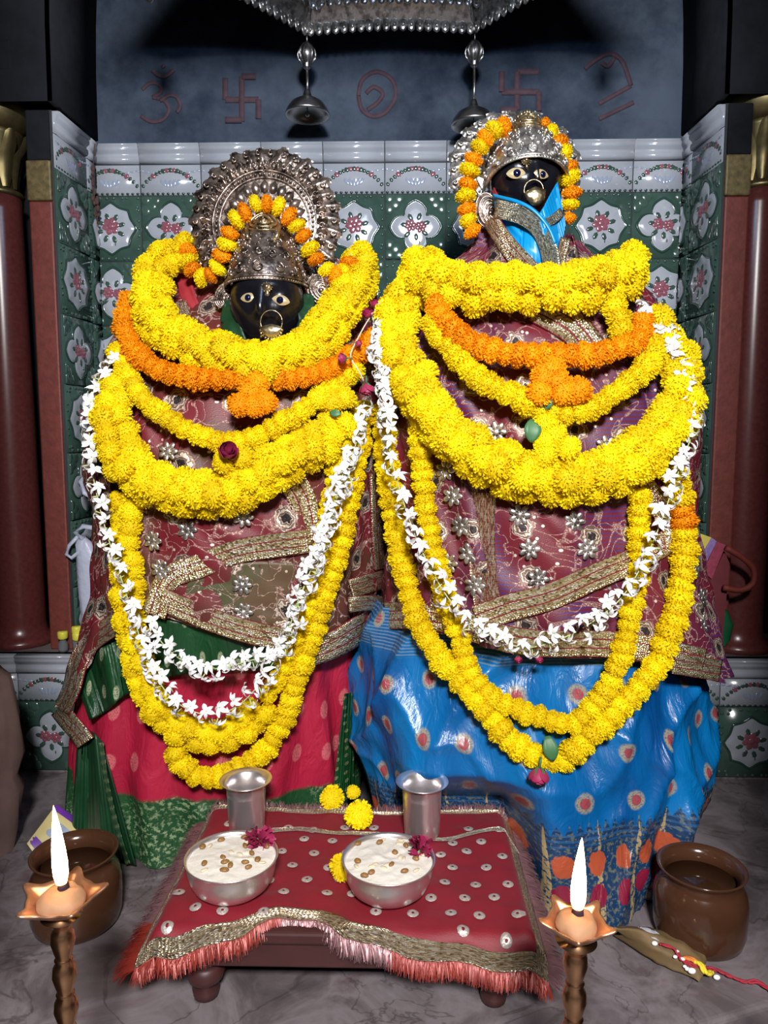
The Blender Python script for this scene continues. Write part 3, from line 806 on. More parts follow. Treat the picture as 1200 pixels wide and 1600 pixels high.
RS = Body([(930, 585, 1060, 1.40, .19), (1000, 560, 1078, 1.40, .215), (1080, 552, 1090, 1.395, .24), (1160, 565, 1095, 1.39, .26), (1230, 585, 1080, 1.385, .275), (1300, 615, 1045, 1.38, .285)], n=2.2)
# ---------------- left figure
SX0, SX1, SY0, SY1, SZ = -.325, .175, .915, 1.235, .118      # low stool top
L = thing('goddess_statue', (LB.ring(.3)[0], 1.46, 0), 'shorter black stone goddess figure on the left, in maroon net shawl and crimson skirt', 'statue')
R_ = thing('goddess_statue', (RS.ring(.3)[0], 1.40, 0), 'taller black stone goddess figure on the right, in blue silk skirt and blue face scarf', 'statue')
def push(o, marg=.012):
    for v in o.data.vertices:
        if v.co.z < SZ+.10 and SX0-.03 < v.co.x < SX1+.06 and v.co.y < SY1+marg+.012:
            k = 1.0 if v.co.z < SZ+.02 else max(0, 1-(v.co.z-SZ-.02)/.08)
            kx = min(1, (SX1+.06-v.co.x)/.055); v.co.y += (SY1+marg+.012-v.co.y)*k*min(1, max(0, kx))
def disp_ls(th, z, s):
    k = 1-min(1, z/.42)
    return (.010*math.sin(th*17+2.2*nz(th*2, z*5, 1)+z*4)*(.35+k)+.006*nz(th*6, z*7, 3))*(1.0)
o = loft('skirt', LS, M['skirt_l'], L, LS.z1, 0.004, 0, 220, 70, disp_ls); push(o)
def disp_sh(th, z, s):
    return .0045*nz(th*5, z*9, 8)*1.6+.006*s*s*math.sin(th*15+3*nz(th*3, z*4, 2))+.0025*math.sin((th*.3*1.3+z)*70+5*nz(th*3, z*6))
hemL = hem_from(LB, [(103, 1100), (120, 1075), (150, 1012), (200, 968), (240, 960), (300, 978), (380, 998), (440, 1008), (490, 1020), (530, 1005), (575, 985), (598, 970)], .36, .004)
o = loft('shawl', LB, M['shawl_l'], L, LB.z1, hemL, .004, 220, 90, disp_sh)
# closing cap of the hood
mb = MB(); c = LB.ring(LB.z1); mb.ball((c[0], c[1], LB.z1), (c[2]*1.02, c[3]*1.04, .02), 40, 10, 0, None, .5); mb.build('hood', M['redcloth'], L)
patch('green_saree_fold', LB, [(238, 965), (300, 975), (380, 990), (445, 1005)], [(236, 1062), (300, 1052), (380, 1045), (448, 1052)], M['green_silk'], L, -.012, lambda a, b: .004*math.sin(a*14))
patch('green_saree_fold', LB, [(118, 1062), (150, 1020), (180, 1000), (205, 995)], [(140, 1125), (165, 1112), (190, 1090), (212, 1078)], M['green_silk'], L, -.008, lambda a, b: .003*math.sin(a*14))
patch('green_skirt_border', LS, [(122, 1135), (136, 1140), (150, 1148), (160, 1160)], [(112, 1300), (140, 1330), (175, 1345), (212, 1352)], M['green_plain'], L, .018, lambda a, b: .005*math.sin(a*12+b))
ribbon('gold_thread_edge', LS, [(158, 1160), (166, 1220), (182, 1290), (200, 1350)], 7, M['green_border'], L, .025, .0005, 1)
patch('green_skirt_border', LS, [(538, 1085), (548, 1083), (556, 1082)], [(518, 1262), (540, 1265), (552, 1268)], M['green_border'], L, .016)
patch('olive_net_panel', LB, [(295, 905), (340, 888), (400, 878), (462, 880)], [(285, 950), (340, 975), (400, 988), (462, 992)], M['shawl_g'], L, .006, lambda a, b: .002*nz(a*6, b*6))
zb = M['zari']
ribbon('gold_border', LB, [(240, 962), (262, 905), (310, 885), (370, 862), (430, 852), (482, 845)], 38, zb, L, .009, .0015, 1)
ribbon('gold_border', LB, [(250, 935), (290, 952), (340, 972), (400, 990), (455, 1000), (500, 1008)], 36, zb, L, .011, .0015, 2)
ribbon('gold_border', LB, [(482, 850), (480, 810), (470, 775), (450, 745)], 44, zb, L, .008, .001, 3)
ribbon('gold_border', LB, [(478, 1022), (520, 1008), (560, 985), (600, 962)], 42, zb, L, .012, .003, 4)
ribbon('gold_border', LB, [(548, 920), (575, 912), (603, 905)], 30, zb, L, .014, .003, 5)
ribbon('gold_border', LB, [(590, 740), (592, 790), (594, 840), (598, 890)], 26, zb, L, .010, .001, 6)
ribbon('gold_border', LB, [(545, 945), (575, 942), (605, 945)], 24, zb, L, .016, .004, 7)
ribbon('gold_border', LB, [(190, 968), (165, 985), (140, 1005), (122, 1035), (112, 1075), (96, 1110)], (34, 26), zb, L, .008, .004, 8)
ribbon('gold_border', LB, [(92, 1108), (108, 1128), (124, 1146), (134, 1160)], 30, zb, L, .006, .002, 9)
ribbon('gold_border', LB, [(283, 470), (292, 500), (306, 530)], 16, zb, L, .006, .001, 9)
# ---------------- right figure
def disp_rs(th, z, s):
    a = th+PI/2
    k = 1-min(1, z/.45)
    f = .012*math.sin(a*9+z*9+2.5*nz(a*1.5, z*3, 4))*(.4+.9*k)+.017*(1-abs(math.sin(a*5.2-z*14+2*nz(a*2, z*4, 9))))**2*(1.1-.4*k)+.012*(1-abs(math.sin(a*3.1+z*19+2.5*nz(a*3, z*3, 5))))**3*(1-.6*k)+.007*nz(a*9, z*14, 2)
    if a > .35: f -= .03*math.exp(-((a-.62-.12*z)/.05)**2)*k
    return f-.006
o = loft('skirt', RS, M['skirt_r'], R_, RS.z1, 0.004, 0, 260, 90, disp_rs); push(o)
hemR = hem_from(RB, [(590, 985), (640, 985), (700, 992), (760, 1010), (830, 1022), (900, 1028), (960, 1030), (1020, 1035), (1060, 1048), (1100, 1062), (1130, 1066)], .33, .004)
o = loft('shawl', RB, M['shawl_r'], R_, LB and P(800, 385, 1.42).z, hemR, .004, 240, 100, disp_sh)
ribbon('gold_border', RB, [(600, 962), (650, 962), (700, 968), (750, 985), (800, 1000), (860, 1006), (920, 1005), (990, 1010), (1050, 1022), (1100, 1034)], 42, zb, R_, .009, .0015, 1)
ribbon('gold_border', RB, [(1052, 1036), (1090, 1042), (1126, 1048)], 34, zb, R_, .013, .001, 2)
ribbon('gold_border', RB, [(745, 968), (800, 948), (860, 932), (920, 905), (960, 888), (985, 878), (1058, 838)], (44, 38), zb, R_, .012, .0015, 2)
ribbon('gold_border', RB, [(1058, 855), (1048, 812), (1020, 780), (995, 745)], 38, zb, R_, .010, .001, 3)
ribbon('gold_border', RB, [(838, 478), (870, 495), (900, 515), (922, 545)], 52, zb, R_, .008, .001, 4)
ribbon('red_woven_band', RB, [(755, 770), (752, 830), (756, 900), (762, 945)], 42, zari('red_gold_woven_band', (.45, .16, .12), (.28, .03, .05), 7), R_, .006, .001, 5)
# flowers sewn down the right edge of the shawl
for u, v in ((1088, 890), (1098, 935), (1102, 975), (695, 735), (707, 775), (720, 822), (732, 865), (742, 915), (812, 805), (828, 858), (898, 815), (918, 858), (842, 905), (700, 880), (775, 675), (948, 697),
             (848, 640)):
    mb = MB(); p = RB.hit(u, v, .009); nn = RB.normal(p); fm = frame(nn).to_3x3()
    for k in range(7):
        a = 2*PI*k/7; q = p+fm @ Vector((math.cos(a)*.0115, math.sin(a)*.0115, 0))
        mb.ball(q, (.0072, .0048, .0014), 8, 5, 0, lambda x, y, z, fm=fm, a=a: fm @ Vector((x*math.cos(a)-y*math.sin(a), x*math.sin(a)+y*math.cos(a), z)))
    mb.ball(p, (.0062, .0062, .0018), 10, 5, 0, lambda x, y, z, fm=fm: fm @ Vector((x, y, z)))
    mb.build('sewn_silver_flower', M['silver_light'], R_)
for u, v in ((292, 828), (380, 808), (262, 705), (378, 915), (380, 958), (238, 845), (330, 800), (250, 890)):
    mb = MB(); p = LB.hit(u, v, .010); nn = LB.normal(p); fm = frame(nn).to_3x3()
    for k in range(7):
        a = 2*PI*k/7; q = p+fm @ Vector((math.cos(a)*.0115, math.sin(a)*.0115, 0))
        mb.ball(q, (.0072, .0048, .0014), 8, 5, 0, lambda x, y, z, fm=fm, a=a: fm @ Vector((x*math.cos(a)-y*math.sin(a), x*math.sin(a)+y*math.cos(a), z)))
    mb.ball(p, (.0062, .0062, .0018), 10, 5, 0, lambda x, y, z, fm=fm: fm @ Vector((x, y, z)))
    mb.build('sewn_silver_flower', M['silver_light'], L)
# ---------------- heads
def head(parent, u, v, Y, wpx, hpx, gaze=0.0):
    c = P(u, v, Y); s_ = (P(u+wpx/2, v, Y)-P(u-wpx/2, v, Y)).length/2; h = s_*hpx/wpx
    mb = MB(); pts = []; nu, nv = 64, 48
    ca, sa = math.cos(gaze), math.sin(gaze)
    for j in range(nv+1):
        t = PI*j/nv
        for i in range(nu):
            a = 2*PI*i/nu-PI/2
            x, y, z = math.sin(t)*math.cos(a), math.sin(t)*math.sin(a), math.cos(t)
            wd = 1-.16*max(0, -z)**1.2 - .05*max(0, z)
            X, Y_, Z = x*wd, y*(1-.08*max(0, -z)), z
            if y < 0:
                g = lambda x0, z0, sx, sz: math.exp(-((x-x0)/sx)**2-((z-z0)/sz)**2)
                Y_ -= .20*g(0, -.20, .11, .17)+.10*g(0, .05, .08, .22)+.07*g(.10, -.28, .07, .06)+.07*g(-.10, -.28, .07, .06)
                Y_ += .10*g(.36, .10, .17, .12)+.10*g(-.36, .10, .17, .12)
                Y_ -= .05*g(.36, .30, .22, .05)+.05*g(-.36, .30, .22, .05)
                Y_ -= .08*g(0, -.52, .20, .05)+.07*g(0, -.62, .17, .05)-.04*g(0, -.57, .2, .02)
                Y_ -= .08*g(0, -.85, .2, .14)+.05*g(.5, -.2, .2, .2)+.05*g(-.5, -.2, .2, .2)
            X, Y_ = X*ca-Y_*sa, X*sa+Y_*ca
            pts.append((c.x+X*s_, c.y+Y_*s_*1.0, c.z+Z*h))
    mb.grid(pts, nu, nv+1, closeu=True)
    # neck
    mb.lathe([(s_*.55, c.z-h*1.5), (s_*.55, c.z-h*.5)], (c.x, c.y+s_*.1, 0), 24)
    o = mb.build('head', M['blackstone'], parent)
    tree = BVHTree.FromPolygons([Vector(q) for q in mb.v], mb.f)
    return c, s_, h, tree
def front_y(c, s_, h, x, z):
    q = 1-((x-c.x)/s_)**2-((z-c.z)/h)**2; return c.y-s_*math.sqrt(max(.02, q))
def eye(parent, u, v, hd, wpx, tilt=0.0, Y=1.3, look=0.0):
    c, s_, h, tree = hd; p = P(u, v, c.y-s_*.85); w_ = (P(u+wpx/2, v, p.y)-P(u-wpx/2, v, p.y)).length/2
    loc, nn, _, _ = tree.ray_cast(CAM, ray(u, v)); p = loc
    if nn.y > 0: nn = -nn
    N = (nn*.45+Vector((0, -1, 0))).normalized(); p = p+N*w_*.12
    xx = (Vector((1, 0, 0))-N*N.x).normalized(); yy = N.cross(xx)
    if yy.z < 0: yy = -yy
    xr = xx*math.cos(tilt)+yy*math.sin(tilt); yr = yy*math.cos(tilt)-xx*math.sin(tilt)
    def almond(mb, sw, sh, d, m=0, hb=.35):
        pts = []; n = 28
        for k in range(5):
            r = 1-k/4
            for i in range(n):
                a = 2*PI*i/n; ca = math.cos(a); e = math.sin(a)
                x = sw*ca*r; y = sh*math.copysign(abs(e)**1.5, e)*r*(1 if e > 0 else .85)
                pts.append(p+xr*x+yr*y+N*(d+sh*hb*(1-r*r)))
        mb.grid(pts, n, 5, m, closeu=True)
    E = MB(); almond(E, w_, w_*.62, 0, 0); e = E.build('eye', M['eye_gold'], parent)
    E = MB(); q = p+xr*look*w_+N*w_*.16; fr = lambda x, y, z: xr*x+yr*y+N*z
    E.ball(q, (w_*.40, w_*.40, w_*.16), 20, 10, 0, fr); k_ = E.build('iris_rim', M['pupil'], e)
    E = MB(); E.ball(q+N*w_*.06, (w_*.33, w_*.33, w_*.15), 20, 10, 0, fr); E.build('pupil', M['pupil'], e)
    return e
def nose_ring(parent, u, v, r_px, Y, plate_w, plate_h, ru, rv, hang=True, tilt=0):
    mb = MB(); c = P(u, v, Y); k = (P(u+1, v, Y)-P(u, v, Y)).length
    rp = P(ru, rv, Y+.002)
    pts = [rp+Vector((math.cos(a)*r_px*k, 0, math.sin(a)*r_px*k*1.05)) for a in [2*PI*i/40 for i in range(41)]]
    mb.tube(pts, .0009, 6)
    w_, h_ = plate_w*k/2, plate_h*k
    ct, st = math.cos(tilt), math.sin(tilt)
    n = 22; rows = []
    for j in range(6):
        for i in range(n+1):
            a = PI+PI*i/n; q = j/5
            x = w_*math.cos(a)*(1-.0*q); z = (h_*math.sin(a)*.75)*(1-q)+(h_*.25*math.cos(a*2)*.2+h_*.28*(1-abs(math.cos(a))**1.5))*q
            rows.append(c+Vector((x*ct-z*st, -.004*math.sin(PI*q)-.004*math.sin(PI*i/n), x*st+z*ct)))
    mb.grid(rows, n+1, 6)
    for i in range(11 if hang else 0):
        a = PI+PI*(i+.5)/11; x, z = w_*math.cos(a), h_*math.sin(a)*.75
        p = c+Vector((x*ct-z*st, -.003, x*st+z*ct)); mb.ball(p+Vector((0, 0, -.002)), .0013, 6, 4)
        if i % 2 or i == 5: mb.tube([p, p+Vector((0, 0, -.005-.003*math.sin(PI*i/10)))], .0005, 4); mb.ball(p+Vector((0, 0, -.006-.004*math.sin(PI*i/10))), .0014, 6, 4)
    o = mb.build('nose_ring', M['silver_gold'], parent); m_ = o.modifiers.new('solid', 'SOLIDIFY'); m_.thickness = .0012; return o
def forehead_mark(parent, u, v, hd, s=1.0):
    mb = MB(); c = hd[3].ray_cast(CAM, ray(u, v))[0]+Vector((0, -.001, 0))
    mb.ball(c, (.011*s, .004, .009*s), 16, 8); mb.ball(c+Vector((0, -.003, .001)), (.005*s, .003, .005*s), 12, 6)
    for k in range(12): a = 2*PI*k/12; mb.ball(c+Vector((.0115*s*math.cos(a), -.001, .0095*s*math.sin(a))), .0015*s, 6, 4)
    mb.ball(c+Vector((.001, 0, -.013*s)), (.004*s, .003, .006*s), 10, 6)
    return mb.build('forehead_jewel', M['silver_gold'], parent)
hL = head(L, 418, 478, 1.32, 116, 150)
eye(L, 389, 466, hL, 26, .05, look=-.05); eye(L, 439, 470, hL, 28, -.18, look=-.1)
yL = hL[0].y-hL[1]
forehead_mark(L, 417, 449, hL, .8)
nose_ring(L, 424, 512, 17, yL-.018, 34, 22, 424, 503)
hR = head(R_, 822, 286, 1.375, 112, 128, .12)
eye(R_, 806, 272, hR, 30, -.02, look=.1); eye(R_, 845, 273, hR, 25, -.12, look=.15)
yR = hR[0].y-hR[1]
forehead_mark(R_, 822, 252, hR, .7)
nose_ring(R_, 836, 300, 15, yR-.016, 32, 30, 834, 297, False, .12)
# red cloth and green cloth beside the faces
def sheet(name, rows, mat, parent, thick=.002, n=24, uvs=1.0, bump=0.0):
    # rows: list of polylines (u, v, Y); lofted between each other
    R2 = []
    for r in rows:
        q = catmull([P(u, v, Y) for u, v, Y in r], .004); R2.append([q[int(i/n*(len(q)-1))] for i in range(n+1)])
    m = 8; pts = []; uv = []
    for j in range((len(R2)-1)*m+1):
        a = min(j//m, len(R2)-2); t = j/m-a
        for i in range(n+1):
            g = lambda k: R2[min(max(k, 0), len(R2)-1)][i]
            p0, p1, p2, p3 = g(a-1), g(a), g(a+1), g(a+2)
            p = 0.5*((2*p1)+(p2-p0)*t+(2*p0-5*p1+4*p2-p3)*t*t+(3*p1-p0-3*p2+p3)*t*t*t)
            p = p+Vector((0, -bump*(nz(i*.18, j*.18, 5)+.5*nz(i*.5, j*.5, 1)), 0)); pts.append(p); uv.append((i/n*uvs, j/((len(R2)-1)*m)))
    mb = MB(); mb.grid(pts, n+1, (len(R2)-1)*m+1, 0, uv); o = mb.build(name, mat, parent)
    m_ = o.modifiers.new('solid', 'SOLIDIFY'); m_.thickness = thick; m_.offset = 0; return o
sheet('green_veil', [[(352, 470, 1.33), (345, 500, 1.31), (352, 540, 1.29)], [(372, 462, 1.325), (374, 500, 1.29), (392, 548, 1.27)]], M['green_plain'], L, bump=.008, uvs=.05)
sheet('green_veil', [[(462, 462, 1.325), (466, 500, 1.29), (452, 540, 1.27)], [(490, 458, 1.34), (492, 490, 1.31), (486, 530, 1.28)]], M['green_plain'], L, bump=.008, uvs=.05)
sheet('red_veil_edge', [[(296, 372, 1.44), (276, 400, 1.43), (278, 450, 1.40), (300, 505, 1.36)], [(318, 378, 1.42), (300, 410, 1.41), (305, 460, 1.38), (335, 520, 1.33)]], M['redcloth'], L, bump=.008)
sheet('red_veil_edge', [[(772, 292, 1.36), (780, 306, 1.33), (800, 316, 1.31)], [(770, 300, 1.36), (776, 316, 1.33), (806, 326, 1.31)]], M['redcloth'], R_, bump=.002)
# blue face scarf of the right figure
SB = Body([(280, 778, 872, 1.37, .055), (310, 770, 880, 1.37, .07), (350, 766, 886, 1.37, .078), (400, 762, 892, 1.37, .085), (440, 750, 900, 1.37, .09)], n=2.0)
sc = M['blue_scarf']
fold = lambda a, b: .005*math.sin(a*7+b*4)+.004*nz(a*4, b*5, 3)
patch('face_scarf', SB, [(770, 306), (790, 311), (812, 317), (836, 331), (856, 352)], [(782, 362), (800, 385), (822, 408), (845, 420), (862, 428)], sc, R_, .004, fold, 50, 30)
patch('face_scarf', SB, [(840, 338), (850, 322), (860, 303), (871, 284)], [(862, 412), (868, 405), (876, 390), (884, 352)], sc, R_, .010, lambda a, b: .004*math.sin(a*5+b*3), 30, 30)
gz = M['grey_zari']
ribbon('woven_scarf_band', SB, [(774, 326), (798, 331), (822, 340), (842, 357), (856, 385), (862, 420)], (30, 26), gz, R_, .014, .001, 2)
ribbon('woven_scarf_band', SB, [(850, 350), (864, 343), (879, 330)], 14, gz, R_, .014, .0005, 2)
ribbon('scarf_edge', SB, [(770, 305), (790, 310), (812, 316), (836, 330), (858, 356), (868, 380)], 5, sc, R_, .016, .0, 2, nv=3)
patch('neck_shawl_fold', SB, [(752, 352), (764, 352), (776, 352)], [(722, 418), (760, 420), (810, 420)], M['shawl_r'], R_, .004, fold, 30, 24)
ribbon('gold_border', SB, [(766, 342), (782, 368), (802, 394), (828, 424)], (26, 34), zb, R_, .012, .0005, 2)
patch('neck_shawl_fold', SB, [(884, 366), (890, 366), (896, 368)], [(862, 422), (885, 424), (912, 424)], M['shawl_r'], R_, .008, fold, 20, 20)
ribbon('gold_border', SB, [(884, 372), (878, 395), (868, 424)], 16, zb, R_, .014, .0005, 2)

# ---------------- silver crowns
def leafgrid(mb, T, r0, r1, phi, wd, lift, bend=0.0, n=5, m=6, rib=.35):
    pts = []
    for j in range(m+1):
        q = j/m; r = r0+(r1-r0)*q; w_ = wd*(math.sin(PI*min(1, q*.95+.06))**.8)
        for i in range(n):
            s_ = (i/(n-1)-.5)*2
            pts.append(T(r, phi+(s_*w_)/max(.2, r)+bend*q*q, lift*(.25+.75*math.sin(PI*min(1, q*1.05)))*(1-.55*s_*s_)-(.0 if i != n//2 else lift*rib)))
    mb.grid(pts, n, m+1)
def curl(mb, T, r, phi, rad, th, sgn=1, lift=.003):
    pts = []
    for k in range(15):
        q = k/14; a = sgn*(q*2.1*PI); rr = rad*(1-.75*q)
        x, y = math.cos(a)*rr, math.sin(a)*rr
        pts.append(T(r+x, phi+y/max(.2, r), lift))
    mb.tube(pts, lambda t: th*(1-.55*t), 5)
def halo(parent, u, v, Y, rxp, ryp, tilt, r_in, matb, matr, leaves=44, dish=.02, low=-.35, style=0, elements=1.0):
    c = P(u, v, Y); k = (P(u+1, v, Y)-P(u, v, Y)).length; rx, ry = rxp*k, ryp*k
    tl = tilt
    def T(r, phi, d):   # phi 0 is up
        x = math.sin(phi)*r*rx; z = math.cos(phi)*r*ry; y = -d-dish*(1-r*r)*.0-dish*math.cos(min(r, 1)*PI/2)*.6
        return (c.x+x, c.y+y*math.cos(tl)-z*math.sin(tl), c.z+z*math.cos(tl)-y*math.sin(tl)*-1*.0)
    mb = MB(); n = 96; pts = []
    for j in range(10):
        r = .05+.9*j/9
        for i in range(n): pts.append(T(r, 2*PI*i/n, 0))
    mb.grid(pts, n, 10, closeu=True)
    o = mb.build('halo_plate', matb, parent); m_ = o.modifiers.new('solid', 'SOLIDIFY'); m_.thickness = .004
    nl = int(leaves*.78)
    def acanthus(mb, r0, r1, ph, wd, lift, bend):
        m = 13; pts = []
        for j in range(m):
            q = j/(m-1); lob = .72+.28*abs(math.sin(q*PI*3.2)); w_ = wd*math.sin(PI*(.10+.78*q))**.7*lob
            for s_ in (-1, -.6, -.25, 0, .25, .6, 1):
                h = lift*(.35+.65*math.sin(PI*q))*(1-.6*s_*s_)+(lift*.45 if s_ == 0 else 0)+lift*.25*math.cos(q*PI*9+abs(s_)*3)*abs(s_)
                r = r0+(r1-r0)*(q+.10*abs(s_)*(1-q)*0)
                pts.append(T(r, ph+s_*w_+bend*(q*q+.25*math.sin(q*4)), h))
        mb.grid(pts, 7, m)
    mb = MB()
    for i in range(nl):
        ph = 2*PI*i/nl; sg = 1 if math.sin(ph) > 0 else -1
        acanthus(mb, .70, 1.0 if i % 2 else .965, ph, 3.7/nl, .0060, .10*sg*(1.6 if style else 1))
        acanthus(mb, .665, .84, ph+PI/nl, 2.8/nl, .0085, -.07*sg)
        curl(mb, T, .885, ph+PI/nl, .038, .0022, sg, .0085)
        curl(mb, T, .735, ph, .040, .0020, -sg, .011)
        mb.ball(T(.80, ph+PI/nl, .012), .0022, 6, 4)
    mb.build('leaf_relief', matr, parent)
    mb = MB()
    nb = int(leaves*1.45)
    for i in range(nb):
        mb.ball(T(r_in, 2*PI*i/nb, .004), .0030, 7, 5)
    for rr in (r_in-.045, r_in+.045):
        mb.tube([T(rr, 2*PI*i/80, .004) for i in range(81)], .0017, 6)
    mb.build('bead_ring', matr, parent)
    mb = MB(); npet = int(leaves*.55)
    for i in range(npet):
        leafgrid(mb, T, r_in-.24, r_in-.07, 2*PI*i/npet, 1.45/npet, .008, 0, 5, 5, -.1)
    for i in range(npet*2):
        mb.ball(T(r_in-.29, PI*i/npet, .004), .0024, 6, 4)
    mb.build('petal_ring', M['silver_light'] if style else matr, parent)
    return T, c
def crown_cap(parent, cu, Y, tip_v, base_v, end_v, prof, depth, matm, goldm, lean=0.02):
    # prof: (t, half width px) from base 0 to tip 1
    c0 = P(cu, base_v, Y); k = (P(cu+1, base_v, Y)-P(cu, base_v, Y)).length
    ztip = P(cu, tip_v, Y+lean).z; zb_ = P(cu, base_v, Y-depth).z; ze = P(cu, end_v, Y).z
    wmax = prof[0][1]
    def Sf(s_, t, d=0.0):
        w_ = interp(prof, t)*k; a = s_*PI*.5
        x = w_*math.sin(a); z0 = zb_+(ze-zb_)*abs(s_)**2.2; z = z0+(ztip-z0)*t
        dep = depth*(w_/(wmax*k))**.8
        y = -(dep)*math.cos(a)+lean*t
        nx, ny = math.sin(a)*dep, -math.cos(a)*w_
        nn = Vector((nx, ny, .35*w_)).normalized() if abs(nx)+abs(ny) > 1e-6 else Vector((0, -1, 0))
        return Vector((c0.x+x, Y+y, z))+nn*d, nn
    mb = MB(); pts = []; nu, nv = 40, 30
    for j in range(nv+1):
        for i in range(nu+1):
            pts.append(Sf(-1+2*i/nu, j/nv*.995)[0])
    mb.grid(pts, nu+1, nv+1)
    o = mb.build('crown_cap', matm, parent); m_ = o.modifiers.new('solid', 'SOLIDIFY'); m_.thickness = .002; m_.offset = 0
    mb = MB(); rnd = random.Random(5)
    for i in range(46): s_ = -1+2*(i+.5)/46; p, nn = Sf(s_*.98, .012, .002); mb.ball(p, .0021, 6, 4)
    mb.tube([Sf(-1+2*i/40, .045, .002)[0] for i in range(41)], .0022, 6)
    mb.tube([Sf(-1+2*i/40, .002, .002)[0] for i in range(41)], .0016, 6)
    def spiral(s0, t0, rr, sg, th):
        _, nn = Sf(s0, t0); c_, _ = Sf(s0, t0, .002); fm = frame(nn, Vector((1, 0, 0))).to_3x3(); pts = []
        for q in range(15):
            f = q/14; a = sg*f*2.3*PI+PI/2; r = rr*(1-.8*f); pts.append(c_+fm @ Vector((r*math.cos(a), r*math.sin(a), .001)))
        mb.tube(pts, lambda t: th*(1.1-.5*t), 5)
    for s0, t0, rr in ((0, .15, .012), (-.30, .14, .010), (.30, .14, .010), (-.55, .13, .009), (.55, .13, .009), (-.78, .12, .007), (.78, .12, .007), (-.2, .30, .008), (.2, .30, .008), (0, .33, .007), (-.45, .30, .008), (.45, .30, .008),
                       (-.7, .30, .007), (.7, .30, .007), (-.35, .46, .007), (.35, .46, .007), (-.62, .5, .007), (.62, .5, .007), (-.6, .68, .005), (.6, .68, .005)):
        spiral(s0, t0, rr, 1 if s0 <= 0 else -1, .0021)
    for _ in range(150):
        s0, t0 = rnd.uniform(-.9, .9), rnd.uniform(.07, .62); p, nn = Sf(s0, t0, .001); r = rnd.uniform(.0014, .003)
        mb.ball(p, (r, r, r), 6, 4)
    mb.build('crown_relief', matm, parent)
    mb = MB()
    for sg in (-1, 1):
        mb.tube([Sf(sg*x, t, .003)[0] for x, t in ((.30, .50), (.36, .58), (.42, .66), (.55, .70), (.75, .66), (.85, .55))], lambda t: .0045*(1-.6*t), 6)
        for q in range(14): p, _ = Sf(sg*(.97), .35+.62*q/14, .001); mb.ball(p, .0026, 6, 4)
    # teardrop plaque
    for rr, d in ((1, .002), (.72, .005), (.4, .007)):
        pts = []
        for i in range(31):
            a = 2*PI*i/30; x = .42*rr*math.sin(a); t = .72+.115*rr*(math.cos(a)+(.45*math.cos(a)**3 if math.cos(a) > 0 else 0)); pts.append(Sf(max(-.9, min(.9, x*1.2)), min(.985, t), d)[0])
        mb.tube(pts, .0022, 6)
    for q in range(40):
        a = rnd.uniform(0, 2*PI); rr = rnd.uniform(0, .9); p, _ = Sf(.42*rr*math.sin(a), .72+.115*rr*math.cos(a), .003); mb.ball(p, rnd.uniform(.0013, .0026), 6, 4)
    for q in range(9):
        a = -1.2+2.4*q/8; p, _ = Sf(.62*math.sin(a), min(.97, .76+.18*math.cos(a)), .003); mb.ball(p, (.003, .003, .005), 6, 4)
    mb.build('gilded_plaque', goldm, parent)
    return Sf
def ear_piece(parent, u, v, Y, wp, hp, rot, mat, name='ear_ornament'):
    c = P(u, v, Y); k = (P(u+1, v, Y)-P(u, v, Y)).length; a, b = wp*k/2, hp*k/2
    cr_, sr_ = math.cos(rot), math.sin(rot)
    fr = lambda x, y, z: (x*cr_-z*sr_, y, x*sr_+z*cr_)
    mb = MB(); mb.ball(c, (a, a*.45, b), 24, 14, 0, fr)
    for j in range(5):
        q = 1-j*.17
        pts = [c+Vector(fr(a*q*math.cos(t)*.95+a*.12*j, -a*.45*math.sqrt(max(.05, 1-q*q*.9))-.001, b*q*math.sin(t)*.95-b*.05*j)) for t in [PI*.15+i/16*PI*1.5 for i in range(17)]]
        mb.tube(pts, .0019, 5)
    mb.ball(c+Vector(fr(a*.25, -a*.45, -b*.2)), (.005, .004, .005), 8, 6)
    for i in range(12):
        t = 2*PI*i/12; mb.ball(c+Vector(fr(a*1.02*math.cos(t), -.002, b*1.02*math.sin(t))), .0022, 6, 4)
    return mb.build(name, mat, parent)
CL = thing('crown', P(418, 430, 1.36), 'tall tarnished silver crown with large round leafy halo on left figure', 'crown')
halo(CL, 415, 352, 1.405, 121, 124, -.10, .62, M['silver'], M['silver'], 46)
crown_cap(CL, 418, 1.345, 324, 436, 452, [(0, 63), (.15, 60), (.35, 52), (.55, 42), (.75, 30), (.9, 15), (1, 2)], .085, M['silver'], M['silver_gold'])
ear_piece(CL, 497, 452, 1.34, 34, 46, .35, M['silver'], 'ear_ornament'); ear_piece(CL, 350, 462, 1.34, 26, 40, -.4, M['silver'], 'ear_ornament')
CR = thing('crown', P(820, 250, 1.40), 'bright silver crown with scrolled halo on right figure with blue scarf', 'crown')
halo(CR, 803, 266, 1.44, 106, 95, -.08, .62, M['silver_light'], M['silver_light'], 34, style=1)
crown_cap(CR, 822, 1.39, 178, 246, 318, [(0, 68), (.15, 66), (.35, 60), (.5, 48), (.68, 32), (.85, 20), (.95, 9), (1, 2)], .083, M['silver_light'], M['silver_gold'])
ear_piece(CR, 760, 330, 1.365, 36, 56, .15, M['silver'], 'ear_ornament'); ear_piece(CR, 884, 308, 1.37, 14, 40, -.1, M['silver'], 'ear_ornament')
